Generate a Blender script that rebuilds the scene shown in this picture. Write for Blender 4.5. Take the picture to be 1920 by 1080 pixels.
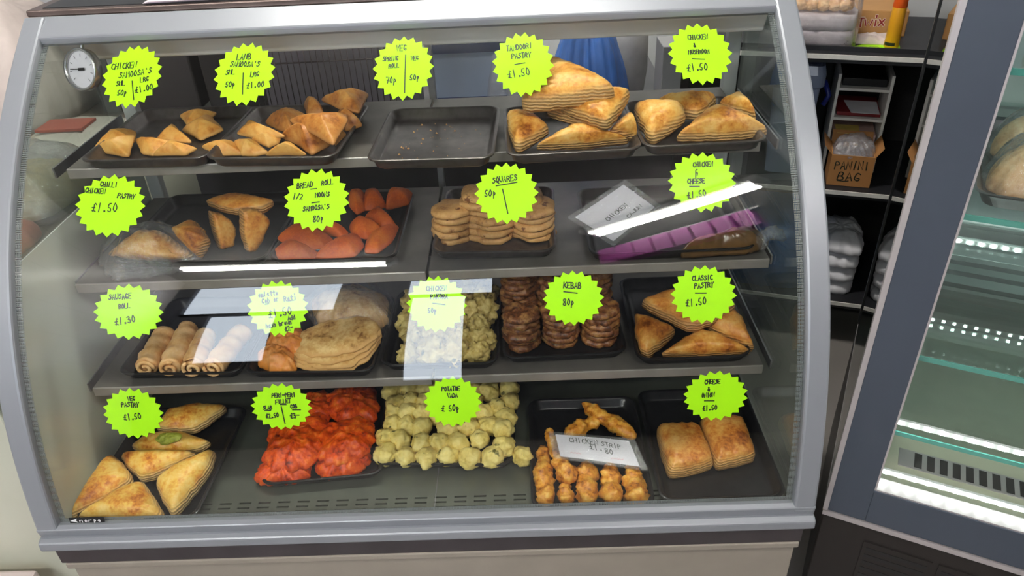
import bpy, math, random
from mathutils import Vector, Matrix, noise
import numpy as np
for _o in list(bpy.data.objects): bpy.data.objects.remove(_o)
SC = bpy.context.scene
COL = SC.collection
# ------------------------------------------------------------------ camera
CAM_POS = (0.8316, -0.8099, 1.4457)
PITCH, YAW, ROLL, FPX = math.radians(32.8205), math.radians(-1.4046), math.radians(-2.8619), 1402.38
def cam_axes():
    cp, sp, cy, sy = math.cos(PITCH), math.sin(PITCH), math.cos(YAW), math.sin(YAW)
    f = Vector((sy*cp, cy*cp, -sp)); r = Vector((cy, -sy, 0)); u = r.cross(f)
    c, s = math.cos(ROLL), math.sin(ROLL)
    return c*r + s*u, -s*r + c*u, f
_r, _u, _f = cam_axes()
cd = bpy.data.cameras.new('camera'); cd.sensor_width = 36; cd.lens = FPX*36/1920; cd.clip_start = .05; cd.clip_end = 60
cam = bpy.data.objects.new('camera', cd); COL.objects.link(cam)
m = Matrix.Identity(4)
for i in range(3):
    m[i][0] = _r[i]; m[i][1] = _u[i]; m[i][2] = -_f[i]; m[i][3] = CAM_POS[i]
cam.matrix_world = m
SC.camera = cam
# ------------------------------------------------------------------ world, exposure, large lights
w = bpy.data.worlds.new('world'); SC.world = w; w.use_nodes = True
w.node_tree.nodes['Background'].inputs[0].default_value = (.86, .93, 1.0, 1)
w.node_tree.nodes['Background'].inputs[1].default_value = 0.5
SC.view_settings.view_transform = 'Standard'; SC.view_settings.look = 'None'
SC.view_settings.gamma = 1.0; SC.view_settings.use_curve_mapping = False
SC.view_settings.exposure = 0.6
TUBE_L, WINDOW_L = 85.0, 5.0
# ------------------------------------------------------------------ helpers
WLOC = {}
def setp(o, label=None, cat=None, group=None, kind=None):
    if label: o['label'] = label
    if cat: o['category'] = cat
    if group: o['group'] = group
    if kind: o['kind'] = kind
    return o
def empty(name, loc, label, cat, group=None, rz=0):
    o = bpy.data.objects.new(name, None); COL.objects.link(o); o.location = loc; o.rotation_euler = (0, 0, rz)
    o.empty_display_size = .05
    WLOC[o.as_pointer()] = Vector(loc)
    return setp(o, label, cat, group)
class MB:
    def __init__(s): s.v = []; s.f = []; s.a = []
    def add(s, vs, fs, a=None):
        n = len(s.v); s.v += [tuple(p) for p in vs]; s.f += [tuple(i+n for i in f) for f in fs]
        s.a += list(a) if a is not None else [0.0]*len(vs)
        return s
    def box(s, x0, x1, y0, y1, z0, z1):
        return s.add([(x0,y0,z0),(x1,y0,z0),(x1,y1,z0),(x0,y1,z0),(x0,y0,z1),(x1,y0,z1),(x1,y1,z1),(x0,y1,z1)],
              [(0,3,2,1),(4,5,6,7),(0,1,5,4),(1,2,6,5),(2,3,7,6),(3,0,4,7)])
    def prism(s, poly, x0, x1, axis=0):   # poly in the two other axes
        n = len(poly); mk = {0: lambda a,b,c:(c,a,b), 1: lambda a,b,c:(a,c,b), 2: lambda a,b,c:(a,b,c)}[axis]
        vs = [mk(a,b,x0) for a,b in poly]+[mk(a,b,x1) for a,b in poly]
        fs = [tuple(range(n)), tuple(range(2*n-1,n-1,-1))]+[(i,i+n,(i+1)%n+n,(i+1)%n) for i in range(n)]
        return s.add(vs, fs)
    def tube(s, pts, r, n=10, caps=True):
        pts = [Vector(p) for p in pts]; rs = r if isinstance(r, (list,tuple)) else [r]*len(pts)
        rings = []; up = None
        for i,p in enumerate(pts):
            t = (pts[min(i+1,len(pts)-1)]-pts[max(i-1,0)]).normalized()
            if up is None: up = Vector((0,0,1)) if abs(t.z)<.9 else Vector((1,0,0))
            a = t.cross(up).normalized(); b = a.cross(t).normalized(); up = b
            rings.append([p+rs[i]*(math.cos(2*math.pi*k/n)*a+math.sin(2*math.pi*k/n)*b) for k in range(n)])
        vs = [q for rg in rings for q in rg]
        fs = [(i*n+k, i*n+(k+1)%n, (i+1)*n+(k+1)%n, (i+1)*n+k) for i in range(len(pts)-1) for k in range(n)]
        if caps: fs += [tuple(range(n-1,-1,-1)), tuple(range((len(pts)-1)*n, len(pts)*n))]
        return s.add(vs, fs)
    def lathe(s, prof, c, n=32, M=None):
        vs = []; k = len(prof)
        for i in range(n):
            a = 2*math.pi*i/n
            for r,z in prof: vs.append(Vector((r*math.cos(a), r*math.sin(a), z)))
        if M: vs = [M @ v for v in vs]
        vs = [v+Vector(c) for v in vs]
        return s.add(vs, [(i*k+j, ((i+1)%n)*k+j, ((i+1)%n)*k+j+1, i*k+j+1) for i in range(n) for j in range(k-1)])
    def grid(s, rows, closed=False):
        n = len(rows[0]); vs = [p for r in rows for p in r]; fs = []
        for i in range(len(rows)-1):
            for j in range(n if closed else n-1):
                fs.append((i*n+j, i*n+(j+1)%n, (i+1)*n+(j+1)%n, (i+1)*n+j))
        return s.add(vs, fs)
    def quad(s, a, b, c, d): return s.add([a,b,c,d], [(0,1,2,3)])
    def mesh(s, name, origin=(0,0,0)):
        me = bpy.data.meshes.new(name); o = Vector(origin)
        me.from_pydata([tuple(Vector(p)-o) for p in s.v], [], s.f)
        if any(s.a):
            at = me.attributes.new('side', 'FLOAT', 'POINT'); at.data.foreach_set('value', s.a)
        me.update(); return me
    def origin(s):
        a = np.array(s.v); return (float((a[:,0].min()+a[:,0].max())/2), float((a[:,1].min()+a[:,1].max())/2), float(a[:,2].min()))
def obj(name, mb, mat, parent=None, smooth=False, bevel=0, label=None, cat=None, group=None, kind=None, local=False, sub=0, seg=2):
    """link one mesh object; world coordinates unless local"""
    og = (0,0,0) if (parent is not None) else mb.origin()
    me = mb.mesh(name, og)
    import bmesh
    bm = bmesh.new(); bm.from_mesh(me); bmesh.ops.recalc_face_normals(bm, faces=bm.faces); bm.to_mesh(me); bm.free()
    if mat: me.materials.append(mat)
    if smooth:
        me.polygons.foreach_set('use_smooth', [True]*len(me.polygons))
    o = bpy.data.objects.new(name, me); COL.objects.link(o)
    if parent is not None:
        o.parent = parent
        if not local:
            o.matrix_parent_inverse = Matrix.Translation(-WLOC.get(parent.as_pointer(), Vector((0,0,0))))
            WLOC[o.as_pointer()] = Vector((0,0,0))
    else:
        o.location = og; WLOC[o.as_pointer()] = Vector(og)
    if bevel:
        b = o.modifiers.new('bevel', 'BEVEL'); b.width = bevel; b.segments = seg; b.limit_method = 'ANGLE'; b.angle_limit = math.radians(40)
        b.harden_normals = False
    if sub:
        b = o.modifiers.new('sub', 'SUBSURF'); b.levels = sub; b.render_levels = sub
    return setp(o, label, cat, group, kind)
def copy_obj(src, loc, rot=None, label=None):
    c = src.copy(); COL.objects.link(c); c.location = loc
    if rot: c.rotation_euler = rot
    if label: c['label'] = label
    return c
# ------------------------------------------------------------------ materials
def nt(name):
    m = bpy.data.materials.new(name); m.use_nodes = True
    n = m.node_tree; return m, n, n.nodes['Principled BSDF'], n.nodes, n.links
def srgb(r, g, b):
    f = lambda c: (c/255/12.92) if c/255 <= .04045 else ((c/255+.055)/1.055)**2.4
    return (f(r), f(g), f(b), 1)
def coords(N, L, rnd=True):
    tc = N.new('ShaderNodeTexCoord'); out = tc.outputs['Object']
    if rnd:
        oi = N.new('ShaderNodeObjectInfo'); mu = N.new('ShaderNodeMath'); mu.operation = 'MULTIPLY'; mu.inputs[1].default_value = 37.0
        L.new(oi.outputs['Random'], mu.inputs[0])
        va = N.new('ShaderNodeVectorMath'); va.operation = 'ADD'; L.new(out, va.inputs[0]); L.new(mu.outputs[0], va.inputs[1]); out = va.outputs[0]
    return out
def noise_n(N, L, vec, scale, detail=4, rough=.55):
    t = N.new('ShaderNodeTexNoise'); t.inputs['Scale'].default_value = scale; t.inputs['Detail'].default_value = detail; t.inputs['Roughness'].default_value = rough
    L.new(vec, t.inputs['Vector']); return t.outputs['Fac']
def ramp(N, L, fac, stops):
    r = N.new('ShaderNodeValToRGB'); e = r.color_ramp.elements
    while len(e) < len(stops): e.new(.5)
    for i,(p,c) in enumerate(stops): e[i].position = p; e[i].color = c
    L.new(fac, r.inputs[0]); return r.outputs[0]
def bump(N, L, P, h, strength, dist=.002):
    b = N.new('ShaderNodeBump'); b.inputs['Strength'].default_value = strength; b.inputs['Distance'].default_value = dist
    L.new(h, b.inputs['Height']); L.new(b.outputs[0], P.inputs['Normal']); return b
def plain(name, col, rough=.5, metal=0, var=.12, scale=30, bmp=0, spec=.5, emis=None):
    m, n, P, N, L = nt(name)
    P.inputs['Roughness'].default_value = rough; P.inputs['Metallic'].default_value = metal; P.inputs['Specular IOR Level'].default_value = spec
    v = coords(N, L, False); f = noise_n(N, L, v, scale, 5)
    a = tuple(c*(1-var) for c in col[:3])+(1,); b = tuple(min(1,c*(1+var)) for c in col[:3])+(1,)
    L.new(ramp(N, L, f, [(.3,a),(.7,b)]), P.inputs['Base Color'])
    if bmp: bump(N, L, P, f, bmp, .001)
    return m
def food_mat(name, stops, scale=28, rough=.5, bmp=.5, fine=180, side=None, spots=None, spec=.4, layers=0, coat=0, bdist=.002):
    m, n, P, N, L = nt(name)
    v = coords(N, L)
    f1 = noise_n(N, L, v, scale, 6, .62); f2 = noise_n(N, L, v, fine, 4, .6)
    mx = N.new('ShaderNodeMix'); mx.data_type = 'FLOAT'; mx.inputs[0].default_value = .28; L.new(f1, mx.inputs[2]); L.new(f2, mx.inputs[3])
    col = ramp(N, L, mx.outputs[0], stops)
    hgt = mx.outputs[0]
    at = N.new('ShaderNodeAttribute'); at.attribute_name = 'side'
    if side:
        c = N.new('ShaderNodeMix'); c.data_type = 'RGBA'; L.new(at.outputs['Fac'], c.inputs[0]); L.new(col, c.inputs[6]); c.inputs[7].default_value = side
        if layers:
            wv = N.new('ShaderNodeTexWave'); wv.wave_type = 'BANDS'; wv.bands_direction = 'Z'; wv.inputs['Scale'].default_value = layers
            wv.inputs['Distortion'].default_value = 3.5; wv.inputs['Detail'].default_value = 2; wv.inputs['Detail Scale'].default_value = 1.5; L.new(v, wv.inputs['Vector'])
            c2 = N.new('ShaderNodeMix'); c2.data_type = 'RGBA'; L.new(wv.outputs['Fac'], c2.inputs[0]); c2.inputs[6].default_value = tuple(k*.5 for k in side[:3])+(1,); c2.inputs[7].default_value = side
            L.new(c2.outputs[2], c.inputs[7])
            h2 = N.new('ShaderNodeMix'); h2.data_type = 'FLOAT'; L.new(at.outputs['Fac'], h2.inputs[0]); L.new(hgt, h2.inputs[2]); L.new(wv.outputs['Fac'], h2.inputs[3]); hgt = h2.outputs[0]
        col = c.outputs[2]
    if spots:
        sc, th, sc_col = spots
        f3 = noise_n(N, L, v, sc, 3, .5); r = ramp(N, L, f3, [(th,(0,0,0,1)),(th+.06,(1,1,1,1))])
        c = N.new('ShaderNodeMix'); c.data_type = 'RGBA'; L.new(r, c.inputs[0]); L.new(col, c.inputs[6]); c.inputs[7].default_value = sc_col; col = c.outputs[2]
    L.new(col, P.inputs['Base Color']); P.inputs['Roughness'].default_value = rough; P.inputs['Specular IOR Level'].default_value = spec
    P.inputs['Subsurface Weight'].default_value = 0
    if coat: P.inputs['Coat Weight'].default_value = coat; P.inputs['Coat Roughness'].default_value = .25
    bump(N, L, P, hgt, bmp, bdist)
    return m
def glass_mat(name, tint=(1,1,1,1), f0=.045, rough=0.0, diffuse=0, dcol=(1,1,1,1), crinkle=0, cscale=60):
    m = bpy.data.materials.new(name); m.use_nodes = True; T = m.node_tree; N, L = T.nodes, T.links; N.clear()
    out = N.new('ShaderNodeOutputMaterial'); tr = N.new('ShaderNodeBsdfTransparent'); tr.inputs[0].default_value = tint
    gl = N.new('ShaderNodeBsdfGlossy'); gl.inputs['Roughness'].default_value = rough; gl.inputs[0].default_value = (1,1,1,1)
    lw = N.new('ShaderNodeLayerWeight'); lw.inputs[0].default_value = .5
    p = N.new('ShaderNodeMath'); p.operation = 'POWER'; p.inputs[1].default_value = 5; L.new(lw.outputs['Facing'], p.inputs[0])
    q = N.new('ShaderNodeMath'); q.operation = 'MULTIPLY_ADD'; q.inputs[1].default_value = 1-f0; q.inputs[2].default_value = f0; L.new(p.outputs[0], q.inputs[0])
    if crinkle:
        v = coords(N, L, False); h = noise_n(N, L, v, cscale, 4, .6)
        b = N.new('ShaderNodeBump'); b.inputs['Strength'].default_value = crinkle; b.inputs['Distance'].default_value = .01
        L.new(h, b.inputs['Height']); L.new(b.outputs[0], gl.inputs['Normal']); L.new(b.outputs[0], lw.inputs['Normal'])
    base = tr.outputs[0]
    if diffuse:
        df = N.new('ShaderNodeBsdfDiffuse'); df.inputs[0].default_value = dcol
        x = N.new('ShaderNodeMixShader'); x.inputs[0].default_value = diffuse; L.new(tr.outputs[0], x.inputs[1]); L.new(df.outputs[0], x.inputs[2]); base = x.outputs[0]
    mx = N.new('ShaderNodeMixShader'); L.new(q.outputs[0], mx.inputs[0]); L.new(base, mx.inputs[1]); L.new(gl.outputs[0], mx.inputs[2])
    L.new(mx.outputs[0], out.inputs[0]); return m
def emit(name, col, s):
    m = bpy.data.materials.new(name); m.use_nodes = True; T = m.node_tree; T.nodes.clear()
    o = T.nodes.new('ShaderNodeOutputMaterial'); e = T.nodes.new('ShaderNodeEmission'); e.inputs[0].default_value = col; e.inputs[1].default_value = s
    T.links.new(e.outputs[0], o.inputs[0]); return m
MT = {}
MT['frame'] = plain('painted_aluminium', srgb(146,150,156), .36, .2, .03, 8)
MT['canopy'] = plain('white_enamel', srgb(232,232,230), .4, 0, .03, 6)
MT['steel'] = plain('brushed_steel', srgb(150,150,152), .33, .85, .12, 40)
MT['shelf'] = plain('shelf_steel', srgb(158,152,146), .38, .45, .1, 30)
MT['shelf_shaded'] = plain('shaded_shelf_steel', srgb(112,107,102), .4, .45, .12, 30)  # shelf steel with the shadow on the boards put into its colour
MT['darksteel'] = plain('dark_steel', srgb(92,88,92), .28, .8, .12, 14)
MT['topplate'] = plain('brown_steel', srgb(112,98,92), .35, .7, .15, 20)
MT['deck'] = plain('deck_steel', srgb(104,108,98), .34, .55, .1, 18)
MT['black'] = plain('black_plastic', (.012,.012,.013,1), .4, 0, .1)
MT['post'] = plain('grey_white_plastic', srgb(205,208,205), .5, 0, .03)
MT['cream'] = plain('cream_panel', srgb(222,219,202), .45, 0, .04, 4)
MT['kick'] = plain('beige_laminate', srgb(158,150,138), .5, .1, .08, 9)
MT['tray'] = plain('non_stick_tray', srgb(92,86,84), .28, .6, .25, 60)
MT['traydk'] = plain('black_baking_tray', srgb(38,38,40), .28, .5, .25, 60)
MT['glass'] = glass_mat('clear_glass', (.97,.985,.975,1), .042)
MT['sideglass'] = glass_mat('side_glass', (.90,.95,.92,1), .07, 0, .12, srgb(150,160,150))
MT['film'] = glass_mat('cling_film', (.96,.96,.97,1), .10, .12, .06, (1,1,1,1), 1.0, 55)
MT['bagfilm'] = glass_mat('bag_film', (.93,.93,.94,1), .12, .15, .22, srgb(225,222,228), 1.0, 40)
MT['white'] = plain('white_paint', srgb(226,224,220), .6, 0, .03, 5)
MT['paper'] = plain('white_paper', srgb(222,220,226), .7, 0, .05, 30)
MT['ink'] = plain('black_marker', (.012,.02,.012,1), .5, 0, .1)
MT['neon'] = plain('fluorescent_card', (.47,.96,.008,1), .6, 0, .03, 20, 0, .2)
puffstops = [(.34, srgb(140,70,18)), (.43, srgb(206,132,46)), (.53, srgb(230,172,82)), (.66, srgb(240,200,122))]
MT['puff'] = food_mat('baked_puff_pastry', puffstops, 26, .42, .7, 170, srgb(224,178,112), None, .4, 60)
MT['veg_puff'] = food_mat('golden_puff_pastry', [(.35, srgb(164,80,20)), (.43, srgb(220,142,48)), (.52, srgb(238,188,86)), (.66, srgb(246,216,136))], 22, .4, .6, 170, srgb(236,200,136), None, .4, 60)
MT['brown_puff'] = food_mat('well_baked_puff_pastry', [(.35, srgb(120,56,16)), (.44, srgb(190,112,40)), (.54, srgb(218,152,68)), (.68, srgb(232,186,108))], 24, .42, .7, 170, srgb(206,154,92), None, .4, 60)
MT['samosa'] = food_mat('fried_samosa_pastry', [(.34, srgb(184,106,36)), (.46, srgb(226,158,70)), (.66, srgb(242,194,110))], 26, .42, .35, 130, srgb(226,172,98), None, .4)
MT['lamb_samosa'] = food_mat('dark_fried_samosa_pastry', [(.35, srgb(120,62,22)), (.47, srgb(188,118,50)), (.66, srgb(222,168,92))], 28, .42, .55, 120, srgb(196,136,74), None, .4)
MT['half_moon'] = food_mat('orange_fried_crumb', [(.35, srgb(170,66,10)), (.5, srgb(206,94,20)), (.68, srgb(226,124,40))], 20, .55, .3, 300, srgb(196,88,24), None, .3)
MT['square'] = food_mat('fried_potato_patty', [(.3, srgb(150,96,50)), (.46, srgb(204,152,90)), (.7, srgb(226,180,118))], 46, .5, .5, 220, None, (70,.62,srgb(120,72,36)))
MT['ball'] = food_mat('yellow_gram_batter', [(.3, srgb(190,158,66)), (.45, srgb(232,208,118)), (.7, srgb(244,228,152))], 42, .5, .5, 200, None, (62,.64,srgb(112,104,44)))
MT['pakora'] = food_mat('craggy_gram_batter', [(.3, srgb(96,80,38)), (.46, srgb(176,152,84)), (.7, srgb(218,200,134))], 60, .55, .9, 220, None, (70,.66,srgb(72,74,34)))
MT['kebab'] = food_mat('fried_meat_patty', [(.36, srgb(52,26,14)), (.48, srgb(122,70,38)), (.64, srgb(182,132,76))], 70, .4, .9, 240, None, (80,.64,srgb(140,110,52)), .5)
MT['fillet'] = food_mat('orange_spiced_batter', [(.36, srgb(112,28,4)), (.44, srgb(200,62,8)), (.56, srgb(228,92,16)), (.72, srgb(242,150,56))], 60, .4, .9, 200, None, None, .35, 0, .04)
MT['strip'] = food_mat('golden_fried_batter', [(.36, srgb(128,66,14)), (.45, srgb(206,128,36)), (.56, srgb(230,168,66)), (.7, srgb(244,206,116))], 60, .4, .9, 200, None, None, .5)
MT['roll'] = food_mat('pale_rolled_pastry', [(.3, srgb(186,120,66)), (.46, srgb(222,172,112)), (.7, srgb(240,208,160))], 30, .45, .5, 200, None, None, .4)
MT['omelette'] = food_mat('fried_egg_crust', [(.3, srgb(190,96,30)), (.48, srgb(228,142,62)), (.72, srgb(238,178,110))], 40, .4, .8, 200, srgb(222,140,50), None, .5)
MT['roti'] = food_mat('griddled_flatbread', [(.36, srgb(126,82,34)), (.46, srgb(196,150,84)), (.62, srgb(228,194,132))], 34, .6, .7, 160, srgb(206,160,98), None, .3)
MT['filling'] = food_mat('pea_filling', [(.3, srgb(110,120,30)), (.6, srgb(176,180,66))], 90, .5, .8, 200)
MT['crumb'] = plain('pastry_crumb', srgb(196,150,96), .6, 0, .2, 200)
MT['slice'] = food_mat('glazed_slice_pastry', [(.35, srgb(142,68,18)), (.44, srgb(206,124,44)), (.54, srgb(230,168,84)), (.68, srgb(240,196,120))], 22, .38, .5, 170, srgb(216,166,98), None, .5, 70)
# ------------------------------------------------------------------ the room
def struct(name, mb, mat, **k): return obj(name, mb, mat, kind='structure', **k)
def tile_mat():
    m, n, P, N, L = nt('white_wall_tiles')
    v = coords(N, L, False)
    mp = N.new('ShaderNodeMapping'); mp.inputs['Rotation'].default_value = (math.radians(90), 0, math.radians(90)); L.new(v, mp.inputs[0])
    b = N.new('ShaderNodeTexBrick'); b.inputs['Color1'].default_value = srgb(196,190,190); b.inputs['Color2'].default_value = srgb(190,184,184); b.inputs['Mortar'].default_value = srgb(120,116,118)
    b.offset = 0; b.inputs['Scale'].default_value = 1; b.inputs['Brick Width'].default_value = .3; b.inputs['Row Height'].default_value = .6; b.inputs['Mortar Size'].default_value = .003
    L.new(mp.outputs[0], b.inputs['Vector']); L.new(b.outputs[0], P.inputs['Base Color']); P.inputs['Roughness'].default_value = .3
    return m
struct('floor', MB().box(-1.2,3.2,-2.4,2.6,-.04,0), plain('grey_floor', srgb(140,134,130), .5, 0, .06, 3))
struct('ceiling', MB().box(-1.2,3.2,-2.4,2.6,2.62,2.68), plain('grey_ceiling_paint', srgb(120,118,116), .8, 0, .05, 4))
struct('wall_left', MB().box(-1.18,-1.10,-2.4,2.6,0,2.62), tile_mat())
struct('wall_right', MB().box(3.0,3.08,-2.4,2.6,0,2.62), plain('grey_wall', srgb(150,146,144), .7, 0, .04, 4))
MT['duskwall'] = plain('dark_slate_paint', srgb(60,62,72), .7, 0, .05, 4)
# shop-front wall behind the viewer with a window and a glazed door
fw = MB()
WX = [(-.62,-1.0+.02),( -.20,.18),(.66,3.0)]
fw.box(-1.18,3.08,-2.46,-2.40,2.52,2.62)
fw.box(-1.18,.185,-2.46,-2.40,0,1.25); fw.box(-.48,-.19,-2.46,-2.40,1.25,2.03); fw.box(-1.18,-.84,-2.46,-2.40,1.25,2.03); fw.box(-.19,.185,-2.46,-2.40,1.25,2.52); fw.box(-1.18,-1.0,-2.46,-2.40,2.03,2.52); fw.box(.64,3.08,-2.46,-2.40,0,2.52); fw.box(.185,.64,-2.46,-2.40,0,.05)
struct('wall_front', fw, MT['duskwall'])
day = emit('daylit_pane', (.80,.88,1.0,1), WINDOW_L)
win = empty('window_1', (-.4,-2.43,1.22), None, None); win['kind'] = 'structure'
obj('pane', MB().box(-.84,-.48,-2.45,-2.44,1.25,1.985), day, win)
obj('pane', MB().box(-1.0,-.19,-2.45,-2.44,2.03,2.52), day, win)
obj('glazing_bar', MB().box(-1.0,-.19,-2.45,-2.40,1.985,2.03), MT['duskwall'], win)
dr = empty('door_1', (.41,-2.43,0), None, None); dr['kind'] = 'structure'
obj('pane', MB().box(.185,.64,-2.45,-2.44,2.24,2.52), day, dr)
obj('pane', MB().box(.215,.50,-2.45,-2.44,.9,2.20), day, dr)
obj('door_frame', MB().box(.185,.215,-2.45,-2.41,.05,2.24).box(.50,.64,-2.45,-2.41,.05,2.24).box(.215,.50,-2.45,-2.41,2.20,2.24).box(.215,.50,-2.45,-2.41,.05,.9), MT['duskwall'], dr)
# fluorescent battens on the ceiling
tube_m = emit('fluorescent_tube_glow', (1,.97,.90,1), TUBE_L)
def batten(a, b, label):
    a, b = Vector(a), Vector(b); mid = (a+b)/2; d = (b-a); L = d.length; rz = math.atan2(d.y, d.x)
    e = empty('fluorescent_batten', (mid.x, mid.y, 2.62), label, 'ceiling lamp', 'fluorescent battens', rz)
    obj('batten_body', MB().box(-L/2-.04, L/2+.04, -.05, .05, -.06, 0), MT['canopy'], e, local=True, bevel=.004)
    for y in (-.026,.026): obj('tube', MB().tube([(-L/2,y,-.085),(L/2,y,-.085)], .016, 12), tube_m, e, smooth=False, local=True)
    for s in (-1,1): obj('end_cap', MB().box(s*L/2-.012, s*L/2+.012, -.045, .045, -.103, -.055), MT['canopy'], e, local=True)
batten((-.92,-1.92,2.5), (.13,-1.97,2.5), 'fluorescent tube lamp on the ceiling nearer the shop window')
batten((1.14,-1.52,2.5), (1.77,-.86,2.5), 'fluorescent tube lamp set at a slant on the ceiling')
batten((.05,.78,2.5), (1.15,.70,2.5), 'unseen fluorescent tube lamp added over the staff side')  # added lamp, out of view, to brighten the area behind the counter
# a high wall shelf of purple packets under the slanted lamp
ps = MB(); ax = Vector((1.50,-1.66,0)); dx = Vector((.69,.725,0)).normalized(); nx = Vector((-dx.y,dx.x,0))
pm = plain('purple_packet', srgb(180,74,164), .5, 0, .1, 12)
for k in range(8):
    e = MB(); c0 = .03+k*.105
    for x0,x1 in ((c0, c0+.088),): e.box(x0,x1,-.03,.03,-.06,.16)
    o = obj('packet', e, pm, label='purple packet on the high rail, %s from the window end' % ['first','second','third','fourth','fifth','sixth','seventh','eighth'][k], cat='packet', group='purple packets on the high rail')
    # turn about the rail's start
    R = Matrix.Translation(Vector((1.16,-1.70,2.22))) @ Matrix.Rotation(math.atan2(dx.y,dx.x),4,'Z')
    o.matrix_world = R @ Matrix.Translation(o.location)
rl = empty('hanging_rail', (1.16,-1.70,2.22), 'black hanging rail carrying purple packets', 'rail', None, math.atan2(dx.y,dx.x))
obj('rail', MB().box(-.01,.90,-.02,.02,.1605,.18), MT['black'], rl, local=True)
for x in (0,.89): obj('hanger', MB().tube([(x,0,.17),(x,0,.40)], .004, 8), MT['black'], rl, local=True)
# ------------------------------------------------------------------ glass profile
PA = (0.1559, 0.3171, 0.6514)
def prof(z): t = z-.5; return PA[0]*t+PA[1]*t*t+PA[2]*t**3
def dprof(z): t = z-.5; return PA[0]+2*PA[1]*t+3*PA[2]*t*t
_zs = np.linspace(.4, 1.3, 3000); _ss = np.concatenate([[0], np.cumsum(np.hypot(np.diff(_zs), np.diff(prof(_zs))))])
def z_of_s(s): return float(np.interp(s, _ss, _zs))
def s_of_z(z): return float(np.interp(z, _zs, _ss))
def on_glass(x, z, off=0.0):
    d = dprof(z); n = math.hypot(1, d)
    return (x, prof(z)+off/n, z-off*d/n)
# ------------------------------------------------------------------ the display counter
W0, W1 = .026, 1.274
case = empty('display_counter', (.65,.35,0), 'grey curved glass serve-over display counter full of trays of pastries', 'display counter')
def cpart(name, mb, mat, **k): return obj(name, mb, mat, case, **k)
def zrange(a, b, n): return [a+(b-a)*i/(n-1) for i in range(n)]
def sheet(x0, x1, z0, z1, o0, o1, nz=40, nx=2):
    mb = MB(); zs = zrange(z0, z1, nz)
    loop = []
    rows = []
    for z in zs: rows.append([on_glass(x0,z,o0), on_glass(x1,z,o0), on_glass(x1,z,o1), on_glass(x0,z,o1)])
    mb.grid(rows, True); n = len(rows)
    mb.f += [(0,1,2,3), tuple((n-1)*4+i for i in (3,2,1,0))]
    return mb
cpart('front_glass', sheet(.058,1.242,.492,1.166,0,.006,60), MT['glass'], smooth=False)
for p in case.children:
    if p.name.startswith('front_glass'):
        p.data.polygons.foreach_set('use_smooth',[True]*len(p.data.polygons))
        p.data.set_sharp_from_angle(angle=math.radians(40))
for x0,x1 in ((W0,.0605),(1.2395,W1)):
    cpart('side_frame', sheet(x0,x1,.484,1.183,-.007,.020,50), MT['frame'], bevel=.004)
# printed dot border on the glass
def frit():
    m = bpy.data.materials.new('printed_dot_border'); m.use_nodes = True; T = m.node_tree; N, L = T.nodes, T.links
    P = N['Principled BSDF']; P.inputs['Base Color'].default_value = srgb(120,124,124); P.inputs['Roughness'].default_value = .4
    v = coords(N, L, False); vo = N.new('ShaderNodeTexVoronoi'); vo.inputs['Scale'].default_value = 400; vo.inputs['Randomness'].default_value = 0; L.new(v, vo.inputs['Vector'])
    L.new(ramp(N, L, vo.outputs['Distance'], [(.48,(1,1,1,1)),(.56,(0,0,0,1))]), P.inputs['Alpha']); return m
fr_m = frit()
cpart('dot_border', sheet(.0605,.070,.497,1.16,.0064,.0068,50), fr_m)
cpart('dot_border', sheet(1.230,1.2395,.497,1.16,.0064,.0068,50), fr_m)
cpart('dot_border', sheet(.070,1.230,.4965,.507,.0064,.0068,4), fr_m)
# top band, canopy, top plate
cpart('top_frame', MB().prism([(.424,1.152),(.421,1.163),(.462,1.186),(.476,1.184),(.474,1.172),(.432,1.146)], W0, W1), MT['frame'], bevel=.003)
cpart('canopy', MB().prism([(.470,1.150),(.492,1.106),(.60,1.098),(.612,1.11),(.612,1.165),(.47,1.17)], .052, 1.248), MT['canopy'], bevel=.003)
cpart('top_plate', MB().box(.022,1.29,.474,.66,1.184,1.1945), MT['topplate'], bevel=.002)
cpart('top_mat', MB().box(.045,1.27,.486,.65,1.1945,1.196), MT['black'])
# bottom band, bumper, steel strip, body
cpart('bottom_frame', MB().prism([(-.006,.478),(-.009,.496),(-.001,.500),(.008,.499),(.008,.478)], W0, W1), MT['frame'], bevel=.002)
cpart('bumper_rail', MB().prism([(.01,.4795),(-.010,.4795),(-.019,.475),(-.020,.459),(-.012,.4555),(.01,.4555)], .0256, 1.2744), MT['frame'], bevel=.003)
cpart('steel_strip', MB().box(.040,1.262,-.010,.03,.417,.4552), MT['darksteel'], bevel=.001)
cpart('lower_panel', MB().box(.048,1.258,-.002,.62,.03,.431).box(.046,1.260,-.012,.0,.404,.4165), MT['kick'], bevel=.002)
cpart('plinth', MB().box(.07,1.24,.04,.60,0,.03), MT['black'])
# end glass
def endglass(x0, x1):
    zs = zrange(.462, 1.16, 40); poly = [(prof(z)+.012, z) for z in zs]+[(.615,1.16),(.615,.462)]
    return MB().prism(poly, x0, x1)
cpart('end_glass', endglass(.044,.049), MT['sideglass']); cpart('end_glass', endglass(1.251,1.256), MT['sideglass'])
# pale liner on the lower left end wall
zs_ = zrange(.462, .885, 24)
cpart('end_liner', MB().prism([(prof(z)+.013, z) for z in zs_]+[(.61,.885),(.61,.462)], .0492, .0512), plain('pale_end_liner', srgb(196,204,194), .08, 0, .06, 3))
# rear posts and sill
for x0 in (.052,1.222):
    cpart('rear_post', MB().box(x0,x0+.026,.612,.634,.46,1.165), MT['post'], bevel=.002)
cpart('rear_sill', MB().box(.05,1.25,.605,.635,.452,.475), MT['steel'])
cpart('rear_post', MB().box(.655,.668,.614,.630,.46,1.165), MT['steel'], bevel=.001)
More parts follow.
